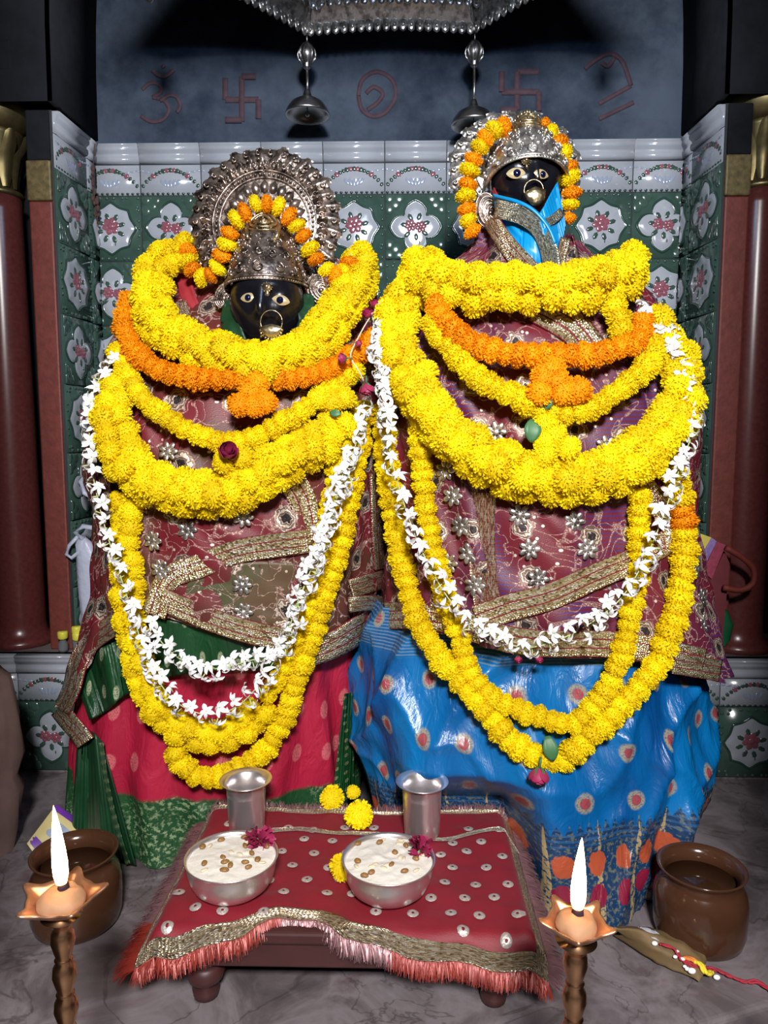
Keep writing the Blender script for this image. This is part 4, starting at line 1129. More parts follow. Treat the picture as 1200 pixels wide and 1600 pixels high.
# ================================================================ FLOWERS
def bloom_mesh(seed, mat, npet=300):
    rnd = random.Random(seed); mb = MB()
    mb.ball((0, 0, 0), (.84, .84, .66), 14, 10)
    ga = PI*(3-math.sqrt(5))
    for i in range(npet):
        z = 1-2*(i+.5)/npet; r = math.sqrt(1-z*z); a = i*ga+rnd.uniform(-.15, .15)
        nrm = Vector((r*math.cos(a), r*math.sin(a), z))
        lob = 1+.05*math.sin(3*a+seed)+.03*math.sin(5*z+2*a)
        t1 = nrm.cross(Vector((.2, .1, 1))).normalized(); t2 = nrm.cross(t1)
        ro = rnd.uniform(0, PI); u = t1*math.cos(ro)+t2*math.sin(ro); v = nrm.cross(u)
        sq = Vector((1, 1, .78)); L = rnd.uniform(.95, 1.02)*lob
        base = nrm*.74; wd = rnd.uniform(.055, .080); cu = rnd.uniform(-.04, .04)
        p = [base-u*wd*.5, base+u*wd*.5, nrm*L*.88-u*wd*1.1+v*cu, nrm*L*.88+u*wd*1.1+v*cu, nrm*L-u*wd*.7+v*(cu+.05), nrm*L+u*wd*.75+v*(cu+.04), nrm*(L+.015)+v*(cu+.01)]
        p = [Vector((q.x*sq.x, q.y*sq.y, q.z*sq.z)) for q in p]
        mb.add(p, [(0, 1, 3, 2), (2, 3, 6), (2, 6, 4), (3, 5, 6)])
    o = mb.build('marigold_bloom', mat); C.objects.unlink(o); return o
BL = {'y': [bloom_mesh(i, M['yellow']) for i in range(5)], 'o': [bloom_mesh(10+i, M['orange']) for i in range(4)]}
def jasmine_mesh(seed):
    rnd = random.Random(seed); mb = MB(); n = 5+seed % 2
    for k in range(n):
        a = 2*PI*k/n+rnd.uniform(-.15, .15); L = rnd.uniform(.8, 1.05); pts = []; up = rnd.uniform(-.2, .75); tw = rnd.uniform(-.25, .25)
        for j in range(6):
            q = j/5; wd = .27*math.sin(PI*(.12+.86*q))**.8
            for s_ in (-1, 0, 1):
                x = .08+L*q; y = s_*wd; z = up*q-.75*q*q+.09*abs(s_)+tw*s_*q
                pts.append((x*math.cos(a)-y*math.sin(a), x*math.sin(a)+y*math.cos(a), z))
        mb.grid(pts, 3, 6)
    mb.tube([(0, 0, .05), (0, .03, -.4), (.02, .05, -.85)], lambda t: .10-.03*t, 6, 1)
    o = mb.build('jasmine_flower', [M['white'], M['stalk']]); m_ = None; C.objects.unlink(o); return o
JM = [jasmine_mesh(i) for i in range(5)]
def rose_mesh():
    mb = MB(); rnd = random.Random(3)
    for k in range(16):
        a = k*2.4; q = k/15; pts = []; R = .25+.55*q; op = .15+.55*q
        for j in range(6):
            t = j/5; z = -.6+1.35*t*(1-.25*q)
            for i in range(5):
                s_ = (i/4-.5)*2; al = a+s_*(1.0-.25*q)*(.4+.8*math.sin(PI*(.1+.8*t)))
                r = R*math.sin(PI*(.12+.55*t))*(1+.25*op*t*t)+.05*abs(s_)*t
                pts.append((r*math.cos(al), r*math.sin(al), z-.12*s_*s_*t))
        mb.grid(pts, 5, 6)
    for k in range(5):
        a = 2*PI*k/5; mb.grid([(r*math.cos(a+s_*.35), r*math.sin(a+s_*.35), z) for r, z, sw in ((.1, -.72, 1), (.42, -.6, 1), (.62, -.3, .6), (.7, 0, .1)) for s_ in (-sw, 0, sw)], 3, 4, 1)
    mb.tube([(0, 0, -.6), (0, .05, -1.1), (.05, .08, -1.5)], .1, 6, 1)
    o = mb.build('rose', [M['rose'], M['leafg']]); C.objects.unlink(o); return o
RO = rose_mesh()
def put(src, parent, p, zax, r, sq=1.0, spin=None, xax=None):
    spin = random.uniform(0, 2*PI) if spin is None else spin
    m = Matrix.Translation(p) @ frame(zax, xax) @ Matrix.Rotation(spin, 4, 'Z') @ Matrix.Diagonal((r, r, r*sq, 1))
    return child_copy(src, parent, m)
def strand(body, px, off, step=7):
    q = catmull([Vector((a, b, 0)) for a, b in px], step)
    return smooth_path([body.hit(p.x, p.y, off) for p in q], 5)
def garland(label, body, px, off, r, rows=0, width=0.0, cols='y', group=None, spacing=None, world=None, sq=.95, every=None, maxn=100, size_var=.10):
    path = world if world else strand(body, px, off)
    g = thing('marigold_garland', path[0], label, 'garland', group)
    st = resample(path, .004); L = (len(st)-1)*.004
    mb = MB(); mb.tube(st[::3], .0012, 5); mb.build('thread', M['thread'], g)
    sp = spacing or (r*1.15 if rows == 0 else r*1.25)
    n = int(L/sp); tot = n*max(1, rows)
    if tot > maxn: sp *= tot/maxn; n = int(L/sp)
    for i in range(n+1):
        k = min(int(i*sp/.004), len(st)-1); p = st[k]
        t = (st[min(k+4, len(st)-1)]-st[max(k-4, 0)]).normalized()
        N = body.normal(p, off) if body else (CAM*0+Vector((0, -1, .1))).normalized()
        N = (N-t*N.dot(t)).normalized(); B = t.cross(N)
        c = cols if isinstance(cols, str) and len(cols) == 1 else cols[i % len(cols)]
        if every and every(i, n): c = every(i, n)
        rr = r*random.uniform(1-size_var, 1+size_var)
        if rows == 0:
            ax = (t+N*random.uniform(-.35, .35)+B*random.uniform(-.25, .25))
            put(random.choice(BL[c]), g, p+B*random.uniform(-.1, .1)*r, ax, rr, sq)
        else:
            for j in range(rows):
                f = (j/(rows-1)-.5)*2 if rows > 1 else 0
                f += random.uniform(-.16, .16); rr = r*random.uniform(1-size_var, 1+size_var)
                o_ = N*(math.sqrt(max(0, 1-min(1, abs(f))**2))*.55*width*.5+random.uniform(-.15, .2)*r)
                q = p+B*f*(width/2-r*.8)+o_+t*((j % 2)*.5*sp+random.uniform(-.25, .25)*sp)
                put(random.choice(BL[c]), g, q, N+B*f*.8+t*random.uniform(-.5, .5), rr, .95)
    return g, st
def jasmine(label, body, px, off, dens=.0150, r=.0135, group=None, spread=.012, dense=None):
    path = strand(body, px, off); st = resample(path, .003)
    g = thing('jasmine_garland', path[0], label, 'garland', group)
    mb = MB(); mb.tube(st[::3], .0010, 5); mb.build('thread', M['stalk'], g)
    L = (len(st)-1)*.003; d = 0; cnt = 0; i = 0; dens = max(dens, L/97)
    while d < L and cnt < 100:
        k = min(int(d/.003), len(st)-1); p = st[k]; t = (st[min(k+3, len(st)-1)]-st[max(k-3, 0)]).normalized()
        N = body.normal(p, off); B = t.cross(N).normalized(); sd = 1 if i % 2 else -1
        q = p+B*sd*spread*random.uniform(.3, 1.2)+N*random.uniform(0, .006)
        zx = N*random.uniform(.1, 1.0)+B*sd*random.uniform(.2, 1.2)+t*random.uniform(-.7, .3)+Vector((0, 0, -.1))
        put(random.choice(JM), g, q, zx, r*random.uniform(.85, 1.2)); cnt += 1; i += 1
        f = dense(d/L) if dense else 1
        d += dens*f*random.uniform(.7, 1.3)
    return g
def leaf(parent, p, d, N, L, wd, mat=None, name='leaf', label=None):
    mb = MB(); pts = []; d = d.normalized(); B = d.cross(N).normalized()
    for j in range(8):
        q = j/7; w_ = wd*math.sin(PI*(.08+.9*q))**.8
        for s_ in (-1, -.5, 0, .5, 1): pts.append(Vector(p)+d*L*q+B*s_*w_+N*(.12*L*math.sin(PI*q)+.15*w_*abs(s_)))
    mb.grid(pts, 5, 8); o = mb.build(name, mat or M['leafg'], parent); m_ = o.modifiers.new('solid', 'SOLIDIFY'); m_.thickness = .001; return o
def rose_at(parent, body, u, v, off, r, d=(0, 0, -1)):
    p = body.hit(u, v, off); return put(RO, parent, p, Vector(d), r)
# ---------------------------------------------------------------- left figure
gL5, _ = garland('long thick yellow marigold garland on the left figure, its left leg widest', LB, [(196, 775), (196, 850), (198, 930), (205, 1000), (228, 1070), (262, 1125), (310, 1152), (350, 1152), (390, 1128), (412, 1102)], .022, .0210, 2, .060, 'y', maxn=72)
gL6, _ = garland('long yellow marigold garland on left figure hanging lowest, above the steel tumbler', LB, [(566, 640), (562, 700), (548, 770), (532, 850), (512, 920), (490, 990), (465, 1055), (450, 1110), (425, 1160), (385, 1192), (345, 1213), (310, 1216), (285, 1195), (268, 1165)], .024, .0205, 0, 0, 'y', spacing=.0195)
garland('short yellow marigold garland strand running down the right side of the left figure', LB, [(535, 690), (522, 760), (508, 840), (492, 910), (470, 975), (450, 1030), (425, 1075), (405, 1100)], .022, .0195, 0, 0, 'y', spacing=.0185)
gL4, _ = garland('thick yellow marigold garland across belly of the left figure', LB, [(188, 600), (180, 650), (186, 705), (222, 748), (285, 768), (345, 772), (400, 748), (455, 715), (505, 690), (540, 660)], .034, .0240, 3, .080, 'y', maxn=99)
gL3, _ = garland('thin yellow marigold garland with a magenta rosebud on the chest of the left figure', LB, [(184, 548), (205, 600), (250, 645), (310, 680), (365, 692), (420, 672), (475, 640), (525, 605), (560, 575)], .046, .0190, 0, 0, 'y', spacing=.0185)
p = LB.hit(368, 705, .058)
for u, v in ((350, 722), (378, 716), (520, 628), (498, 622), (540, 622)): put(random.choice(BL['y']), gL3, LB.hit(u, v, .056), LB.normal(LB.hit(u, v, .05)), .020, .9)
put(RO, gL3, LB.hit(356, 705, .082), Vector((.3, -.7, .55)), .019)
leaf(gL3, LB.hit(515, 645, .06), Vector((1, -.2, -.1)), Vector((0, -1, .1)), .02, .006)
gL2, _ = garland('orange marigold garland with small tassel on the left figure', LB, [(205, 470), (193, 500), (205, 545), (245, 575), (310, 592), (370, 592), (430, 592), (480, 588), (525, 572), (570, 545), (590, 520)], .052, .0205, 0, 0, 'o', spacing=.0200)
for u, v in ((392, 612), (374, 632), (396, 634), (415, 628), (402, 598)): put(random.choice(BL['o']), gL2, LB.hit(u, v, .066), LB.normal(LB.hit(u, v, .05)), .021, .9)
gL1, _ = garland('thick yellow marigold garland closely framing the face of the left figure', LB, [(285, 392), (250, 415), (236, 460), (246, 505), (290, 535), (345, 552), (400, 568), (445, 562), (490, 535), (520, 500), (545, 462), (565, 430), (556, 398)], .060, .0235, 3, .076, 'y', maxn=99)
alt = lambda i, n: 'oy'[i % 2]
wl = smooth_path(catmull([P(u, v, Y) for u, v, Y in [(292, 392, 1.37), (298, 418, 1.36), (322, 436, 1.35), (343, 412, 1.34), (353, 385, 1.33), (362, 355, 1.325), (380, 335, 1.32), (400, 318, 1.315), (424, 318, 1.315), (445, 330, 1.32), (462, 350, 1.325), (478, 378, 1.33), (492, 402, 1.335), (508, 422, 1.34), (530, 432, 1.345), (546, 415, 1.36), (548, 396, 1.37)]], .006), 2)
garland('alternating orange and yellow marigold garland over the crown of the left figure', None, None, 0, .0180, 0, 0, 'y', world=wl, spacing=.0215, every=alt, sq=.8)
jasmine('white jasmine garland hanging longest on the left figure, from left shoulder to lap', LB, [(180, 560), (150, 600), (140, 650), (142, 720), (155, 790), (175, 860), (198, 930), (220, 1000), (245, 1060), (278, 1100), (325, 1118), (365, 1108), (392, 1085), (415, 1055), (445, 1000), (465, 940), (490, 880), (515, 810), (540, 740), (560, 680), (570, 620)], .062, .0120)
jasmine('white jasmine garland with short loop above the crimson skirt of the left figure', LB, [(232, 975), (262, 1015), (300, 1040), (345, 1045), (395, 1030), (430, 1025), (450, 985), (478, 910), (505, 840), (525, 775), (550, 700)], .062, .0110)
g = thing('rosebud_string', LB.hit(560, 540, .08), 'thin thread of magenta rosebuds between the two figures', 'rosebud string')
sp_ = [LB.hit(u, v, .085) for u, v in ((590, 480), (572, 505), (556, 535), (545, 560), (560, 575), (568, 595))]
mb = MB(); mb.tube(smooth_path(catmull(sp_, .01), 2), .0012, 5); mb.build('thread', M['thread'], g)
for u, v, d, r in ((535, 560, (-1, -.2, -.1), .011), (573, 608, (.1, -.2, -1), .015), (560, 537, (1, -.2, -.2), .008), (575, 490, (-.3, -.6, .6), .013), (586, 476, (.3, -.5, .8), .012)): put(RO, g, LB.hit(u, v, .088), Vector(d), r)
# ---------------------------------------------------------------- right figure
gR10, _ = garland('inner long yellow marigold garland on the right figure, its loop ending higher', RB, [(655, 640), (656, 700), (664, 780), (676, 850), (690, 910), (705, 965), (724, 1015), (740, 1062), (775, 1095), (820, 1112), (860, 1125), (895, 1133), (930, 1100), (955, 1065), (974, 1010), (985, 960), (996, 900), (1000, 830), (998, 765)], .022, .0195, 0, 0, 'y', spacing=.0185)
gR11, _ = garland('outer long yellow marigold garland on the right figure reaching lowest onto blue silk', RB, [(600, 640), (604, 720), (614, 800), (626, 870), (640, 930), (658, 985), (690, 1030), (725, 1070), (762, 1112), (800, 1160), (840, 1182), (870, 1192), (905, 1165), (945, 1125), (990, 1085), (1030, 1035), (1052, 970), (1066, 900), (1070, 830), (1062, 770), (1052, 730)], .024, .0225, 0, 0, 'y', spacing=.0205, every=lambda i, n: 'o' if i in (n-3, n-4) else None)
put(RO, gR11, RS.hit(842, 1212, .045), Vector((-.1, -.3, -1)), .019)
leaf(gR11, RS.hit(855, 1150, .03), Vector((.2, -.2, -.9)), Vector((0, -1, .1)), .04, .012)
gR7, _ = garland('very thick yellow marigold garland looping across belly of the right figure', RB, [(660, 440), (630, 475), (622, 530), (635, 585), (668, 635), (705, 680), (760, 720), (820, 745), (880, 750), (940, 745), (1000, 712), (1045, 670), (1062, 620), (1048, 560), (1018, 515)], .034, .0255, 3, .084, 'y', maxn=100)
gR9, _ = garland('thin yellow marigold garland with small tassel and leaf on the right figure', RB, [(675, 505), (705, 550), (750, 590), (800, 618), (845, 640), (885, 650), (935, 632), (980, 600), (1015, 570), (1025, 530)], .046, .0205, 0, 0, 'y', spacing=.019)
for u, v in ((852, 662), (868, 680), (888, 700), (852, 690), (850, 712)): put(random.choice(BL['y']), gR9, RB.hit(u, v, .055), RB.normal(RB.hit(u, v, .05)), .020, .9)
leaf(gR9, RB.hit(833, 655, .06), Vector((-.1, -.2, -1)), Vector((0, -1, .1)), .036, .013); leaf(gR9, RB.hit(848, 640, .06), Vector((.5, -.2, .6)), Vector((0, -1, .1)), .02, .007)
gR8, _ = garland('orange marigold garland with clustered tassel on chest of the right figure', RB, [(682, 478), (700, 510), (735, 536), (785, 552), (840, 558), (890, 556), (940, 552), (985, 540), (1008, 518), (998, 490)], .054, .0210, 0, 0, 'o', spacing=.0200)
for u, v in ((862, 578), (845, 612), (872, 596), (880, 612), (904, 610), (850, 590)): put(random.choice(BL['o']), gR8, RB.hit(u, v, .066), RB.normal(RB.hit(u, v, .05)), .022, .9)
garland('yellow marigold garland peeking at right of the chest under the neck ring', RB, [(960, 480), (972, 500), (970, 530)], .045, .022, 0, 0, 'y')
gR6, _ = garland('thick yellow marigold ring lying on shoulders below the blue scarf', RB, [(655, 415), (668, 432), (715, 448), (770, 450), (830, 452), (890, 448), (945, 440), (982, 428), (975, 410)], .056, .0250, 3, .086, 'y', maxn=90)
for (pts_, lab) in (([(786, 198, 1.375), (768, 206, 1.365), (752, 222, 1.36), (742, 244, 1.355), (735, 268, 1.352), (730, 298, 1.35), (728, 328, 1.348), (735, 352, 1.345), (744, 372, 1.345)], 'alternating orange and yellow marigold strand left of the upper bright crown'),
                    ([(846, 200, 1.375), (862, 212, 1.37), (876, 234, 1.365), (886, 262, 1.36), (893, 290, 1.36), (892, 318, 1.36), (886, 345, 1.36)], 'alternating orange and yellow marigold strand right of the upper bright crown')):
    wp = smooth_path(catmull([P(u, v, Y) for u, v, Y in pts_], .006), 2)
    garland(lab, None, None, 0, .0190, 0, 0, 'y', world=wp, spacing=.022, every=alt, sq=.8, group='marigold strands on the right crown')
jasmine('white jasmine garland on the right figure from left shoulder down past the shawl border', RB, [(600, 478), (590, 520), (592, 570), (602, 630), (608, 700), (626, 770), (648, 835), (676, 895), (712, 950), (760, 990), (815, 1012), (860, 1005), (905, 985)], .064, .0125, spread=.013, dense=lambda q: .5 if q < .28 else 1.1)
jasmine('white jasmine garland on the right figure from right shoulder to its lap', RB, [(1000, 485), (1035, 505), (1062, 550), (1080, 610), (1086, 660), (1070, 710), (1052, 760), (1035, 810), (1010, 870), (975, 930), (940, 962), (905, 985)], .062, .0120, spread=.013, dense=lambda q: .45 if q < .3 else 1.0)
for u, v, r in ((843, 1030, .008), (810, 1030, .008)):
    o = put(RO, R_, RB.hit(u, v, .03), Vector((.1, -.6, -.6)), r)
    o.parent = None; p_ = RB.hit(u, v, .03); o.matrix_basis = Matrix.Translation(p_) @ frame(Vector((.1, -.6, -.6))) @ Matrix.Diagonal((r, r, r, 1)); o.name = 'rosebud'
    tag(o, 'tiny magenta rosebud under jasmine loop, '+('right one' if u > 830 else 'left one'), 'rosebud')
# ================================================================ OFFERINGS AND LAMPS
wood = simple('dark_red_wood', (.06, .018, .018), .45, nscale=25, namp=.5, bump=.2)
st = thing('low_stool', ((SX0+SX1)/2, (SY0+SY1)/2, 0), 'low dark red wooden stool under the red sequinned cloth', 'stool')
mb = MB(); mb.box((SX0, SY0, SZ-.018), (SX1, SY1, SZ)); bevel(mb.build('stool_top', wood, st, False), .004)
mb = MB(); mb.box((SX0+.012, SY0+.008, SZ-.056), (SX1-.012, SY0+.028, SZ-.018)); mb.box((SX0+.012, SY1-.028, SZ-.056), (SX1-.012, SY1-.008, SZ-.018))
mb.box((SX0+.012, SY0+.028, SZ-.056), (SX0+.03, SY1-.028, SZ-.018)); mb.box((SX1-.03, SY0+.028, SZ-.056), (SX1-.012, SY1-.028, SZ-.018)); bevel(mb.build('apron', wood, st, False), .003)
for x in (SX0+.055, SX1-.045):
    for y in (SY0+.032, SY1-.035):
        mb = MB(); mb.lathe([(.012, 0), (.017, .003), (.019, .014), (.015, .022), (.024, .030), (.027, .040), (.022, .050), (.018, .054), (.025, .060), (.025, .064)], (x, y, 0), 24); mb.build('leg', wood, st)
# the cloth: flat coordinates fx, fy drape over the stool
LFT, RGT, BCK = -.043, .032, 1.262
def drape(fx, fy, off=0.0):
    dx = max(0, SX0+.004-fx)+max(0, fx-SX1+.006); sx = -1 if fx < 0 else 1
    dy = max(0, SY0+.004-fy)
    dn = dx*.75+dy*.86 if not (dx > 0 and dy > 0) else max(dx*.75, dy*.86)+min(dx, dy)*.3
    x = fx if dx == 0 else (SX0+.004 if sx < 0 else SX1-.006)+sx*(dx*.55+.004)
    y = fy if dy == 0 else SY0+.004-dy*.42-.005*min(1, dy/.01)
    wr = .0085*max(0, nz(fx*9, fy*11, 2))+.0045*max(0, nz(fx*20, fy*26, 6))+.002*max(0, nz(fx*45, fy*50, 4))
    z = SZ+.003+wr-dn+off
    y -= off*.6 if dy > 0 else 0
    if dy > 0: y -= .004*math.sin(fx*60)*min(1, dy/.03)
    return Vector((x, y, z))
fw = FW = SX1-SX0
def edge_front(s):   # how far the hem hangs past the front edge at s in 0..1
    return interp([(0, .034), (.12, .031), (.25, .010), (.36, -.020), (.44, -.018), (.52, .008), (.66, .026), (.85, .040), (1, .044)], s)
def fl(s, t):
    x = (SX0+LFT+.015*(1-t))+(FW+RGT-LFT-.015*(1-t))*s
    y1 = SY0-edge_front(s)
    y0 = SY1-.004+.006*math.sin(s*9)
    return x, y0+(y1-y0)*t
ct = NT('sheer_red_cloth'); uvn = ct.uv()
ct.set(col=ct.mix(ct.noise(uvn, 12, 3), (.15, .003, .010), (.25, .007, .020)), rough=.6, sheen=.05, metal=0)
ct.bump(ct.noise(uvn, 600, 1), .3, .001)
cl = thing('offering_cloth', ((SX0+SX1)/2, SY0, SZ), 'sheer red cloth with silver sequins and fringed gold border on stool', 'cloth')
nu, nv = 110, 70; mb = MB(); pts = []; uv = []
for j in range(nv+1):
    for i in range(nu+1):
        x, y = fl(i/nu, j/nv); pts.append(drape(x, y)); uv.append((x, y))
mb.grid(pts, nu+1, nv+1, 0, uv); o = mb.build('fabric', ct.m, cl); m_ = o.modifiers.new('solid', 'SOLIDIFY'); m_.thickness = .0014; m_.offset = 0
def cband(pf, w_, name, off=.0022, n=120, mat=None):
    mb = MB(); pts = []; uv = []; acc = 0; prev = None; k = 5
    P2 = [pf(i/n) for i in range(n+1)]
    for kk in range(k):
        for i in range(n+1):
            a = Vector(P2[min(i+1, n)])-Vector(P2[max(i-1, 0)]); nn = Vector((-a.y, a.x)).normalized()
            q = Vector(P2[i])+nn*(kk/(k-1))*w_; pts.append(drape(q.x, q.y, off))
            uv.append((i/n*.48, kk/(k-1)))
    mb.grid(pts, n+1, k, 0, uv); o = mb.build(name, mat or M['zari_cloth'], cl); m_ = o.modifiers.new('solid', 'SOLIDIFY'); m_.thickness = .0012; m_.offset = 0
cband(lambda q: fl(q, 1.0), .024, 'gold_border'); cband(lambda q: fl(1-q, 0.0), -.016 if False else .014, 'gold_border')
cband(lambda q: fl(0.0, q), .018, 'gold_border'); cband(lambda q: fl(1.0, 1-q), .026, 'gold_border')
cband(lambda q: (SX0+.10+(SX1-SX0-.06)*q, 1.145+.010*math.sin(q*8)+.006*math.sin(q*17)), .010, 'gold_border', .004, 100, M['zari_silver'])
fr_m = simple('red_metallic_fringe', (.27, .03, .02), .4, .2, 60, .5)
fr_p = simple('pinkish_silver_fringe', (.24, .12, .13), .35, .4, 60, .5)
mb = MB(); rnd = random.Random(4)
def fringe(pf, outdir, n, L, m):
    for i in range(n):
        q = rnd.random(); x, y = pf(q); a = drape(x, y, .001)
        d = Vector(outdir(q))+Vector((rnd.uniform(-.45, .45), rnd.uniform(-.3, .3), rnd.uniform(-.25, .1))); d.normalize(); l = L*rnd.uniform(.5, 1.1)
        s_ = d.cross(Vector((0, -.3, 1))).normalized()*.0006
        mid = a+d*l*.5+Vector((0, 0, .0015)); e = a+d*l+Vector((0, 0, -.004*rnd.random()))
        e.z = max(e.z, .004)
        mb.add([a-s_, a+s_, mid+s_*.8, mid-s_*.8, e+s_*.4, e-s_*.4], [(0, 1, 2, 3), (3, 2, 4, 5)], m(q) if callable(m) else m)
fringe(lambda q: fl(q, 1.0), lambda q: (0, -.45, -.85), 2600, .021, lambda q: 1 if .36 < q < .62 else 0)
fringe(lambda q: fl(0, q), lambda q: (-.9, -.05, -.35), 1500, .032, lambda q: 0 if q > .75 else 1)
fringe(lambda q: fl(1, q), lambda q: (.9, -.1, -.4), 1500, .027, 1)
fringe(lambda q: fl(q, 0), lambda q: (0, .5, .5), 900, .014, 1)
o = mb.build('fringe', [fr_m, fr_p], cl); tag(o, 'red and pinkish metallic fringe', kind='stuff')
sqm = simple('silver_thread_sequins', (.62, .56, .52), .4, .5, 300, .5, bump=.5); spots = []
for r_ in range(9):
    for c_ in range(11):
        x = SX0-.012+.05*c_+(.025 if r_ % 2 else 0)+rnd.uniform(-.008, .008); y = SY0-.035+.036*r_+rnd.uniform(-.006, .006)
        s_ = (x-SX0)/FW
        if x > SX1+.006 or y > SY1-.02 or y < SY0-edge_front(min(1, max(0, s_)))+.032 or x < SX0-.02: continue
        spots.append((x, y))
for x, y in spots[:98]:
    mb = MB(); r = .0082; n = 14; base = [drape(x+r*math.cos(2*PI*i/n), y+r*math.sin(2*PI*i/n), .0026) for i in range(n)]
    inn = [drape(x+r*.25*math.cos(2*PI*i/n), y+r*.25*math.sin(2*PI*i/n), .0038) for i in range(n)]
    mid_ = [drape(x+r*.62*math.cos(2*PI*i/n), y+r*.62*math.sin(2*PI*i/n), .0044) for i in range(n)]
    mb.grid(base+mid_+inn, n, 3, 0, closeu=True)
    mb.build('sequin', sqm, cl)
def on_cloth(u, v):
    p = Pz(u, v, SZ+.004); return Vector((p.x, p.y, SZ+.0085))
# steel tumblers
for (u, v, lab) in ((386, 1302, 'steel tumbler behind left bowl, under lowest garland of crimson figure'), (659, 1308, 'steel tumbler behind right bowl, in front of the blue silk')):
    p = on_cloth(u, v); h = P(u, 1217 if u < 500 else 1220, p.y).z-p.z; r = .0325
    t = thing('steel_tumbler', p, lab, 'tumbler', 'steel tumblers on the stool')
    mb = MB(); prof = [(.0, .0), (.024, 0), (.027, .002), (.029, .006), (.0302, .03), (.0315, h*.72), (.0318, h*.74), (.0316, h*.755), (.0325, h*.93), (.036, h*.965), (.0425, h*.992), (.0432, h), (.042, h+.0005), (.0355, h*.975), (.0315, h*.94), (.0300, h*.7), (.0285, .03), (.027, .006), (.0, .004)]
    mb.lathe(prof, p, 56); mb.build('cup_wall', M['steel'], t)
    mb = MB(); mb.lathe([(.0, 0), (.0300, 0), (.0300, .0008), (.0, .001)], (p.x, p.y, p.z+h*.55), 40)
    mb.build('water', simple('water_surface', (.5, .5, .5), .03, 0, trans=.9), t)
# bowls of rice pudding
pud = simple('white_rice_pudding', (.80, .77, .70), .35, nscale=90, namp=.08, bump=.7)
rai = simple('brown_raisin', (.28, .14, .04), .45, nscale=120, namp=.5)
alm = simple('almond_flake', (.72, .60, .42), .5)
rnd = random.Random(11)
for (u, v, lab, rs) in ((361, 1393, 'left shallow steel bowl on red cloth filled with pudding', [(-42, -12), (-30, 10), (-22, -22), (-10, 2), (-5, 8), (8, -26), (12, -14), (20, 8), (26, 14), (34, 4), (3, 12), (40, -14), (-2, 18), (24, -4)]),
                        (607, 1397, 'right shallow steel bowl on red cloth filled with pudding', [(-40, -20), (-38, 4), (-12, -22), (8, -8), (-20, 18), (4, 8), (20, 16), (22, -18), (-28, 22), (34, 0)])):
    p = on_cloth(u, v); h = .050; R = .0665
    if u < 500: p.x += .002
    b = thing('steel_bowl', p, lab, 'bowl', 'bowls of pudding')
    mb = MB(); mb.lathe([(0, .0), (.036, 0), (.046, .004), (.055, .012), (.0605, .024), (.063, .036), (.0645, .046), (R, h), (R+.0008, h+.001), (R, h+.0022), (.0635, h), (.062, .046), (.060, .034), (.052, .012), (.0, .004)], p, 64); mb.build('bowl_wall', M['steel'], b)
    k = thing('rice_pudding', (p.x, p.y, p.z+.03), ('creamy white rice pudding with many raisins in the left bowl' if u < 500 else 'creamy white rice pudding with few raisins in the right bowl'), 'pudding', 'puddings in the bowls')
    mb = MB(); n, m2 = 48, 14; pts = []
    for j in range(m2+1):
        r = .0622*j/m2
        for i in range(n):
            a = 2*PI*i/n; pts.append((p.x+r*math.cos(a), p.y+r*math.sin(a), p.z+.0455+.0035*(1-(j/m2)**2)+.0022*nz(r*math.cos(a)*90, r*math.sin(a)*90, u)))
    mb.grid(pts, n, m2+1, closeu=True); mb.build('pudding_surface', pud, k)
    for a, c in rs:
        x, y = p.x+a*.00115, p.y-c*.0019
        ro = rnd.uniform(0, PI); fr = lambda X, Y, Z, ro=ro: (X*math.cos(ro)-Y*math.sin(ro), X*math.sin(ro)+Y*math.cos(ro), Z)
        mb = MB(); mb.ball((x, y, p.z+.0505), (rnd.uniform(.005, .0068), rnd.uniform(.0032, .0046), .003), 12, 8, 0, fr)
        for i_, q in enumerate(mb.v): mb.v[i_] = (q[0], q[1], q[2]+.0008*nz(q[0]*400, q[1]*400, 1))
        mb.build('raisin', rai, k)
    for _ in range(12):
        a = rnd.uniform(0, 2*PI); r = rnd.uniform(.01, .055); mb = MB(); ro = rnd.uniform(0, PI)
        mb.ball((p.x+r*math.cos(a), p.y+r*math.sin(a), p.z+.0488), (.006, .003, .0016), 8, 6, 0, lambda X, Y, Z, ro=ro: (X*math.cos(ro)-Y*math.sin(ro), X*math.sin(ro)+Y*math.cos(ro), Z)); mb.build('almond_flake', alm, k)
# crumpled magenta flowers resting on the bowls
def ruffled(name, u, v, Y, r, lab, stem):
    c = P(u, v, Y); t = thing(name, c, lab, 'flower', 'magenta flowers on the puddings'); mb = MB(); rn = random.Random(u)
    for k in range(44):
        d = Vector((rn.gauss(0, 1), rn.gauss(0, .8), rn.gauss(.2, .7))).normalized(); s_ = d.cross(Vector((rn.random(), rn.random(), rn.random()))).normalized(); L = r*rn.uniform(.65, 1.1); pts = []
        for j in range(5):
            q = j/4
            for s2 in (-1, 0, 1): pts.append(c+d*L*q+s_*s2*r*.26*(.3+q)+d.cross(s_)*r*.14*math.sin(q*5+s2*2))
        mb.grid(pts, 3, 5)
    mb.build('petals', M['rose'], t)
    mb = MB(); mb.tube([c, c+Vector(stem)*.5, c+Vector(stem)], lambda q: .005-.0015*q, 8); mb.build('calyx', simple('pale_green_calyx', (.20, .36, .14), .5), t)
ruffled('carnation', 406, 1312, 1.035, .022, 'crumpled magenta flower on right rim of the left bowl', (-.022, -.014, -.012))
ruffled('carnation', 657, 1328, 1.02, .021, 'crumpled magenta flower on right rim of the right bowl', (-.021, -.016, -.010))
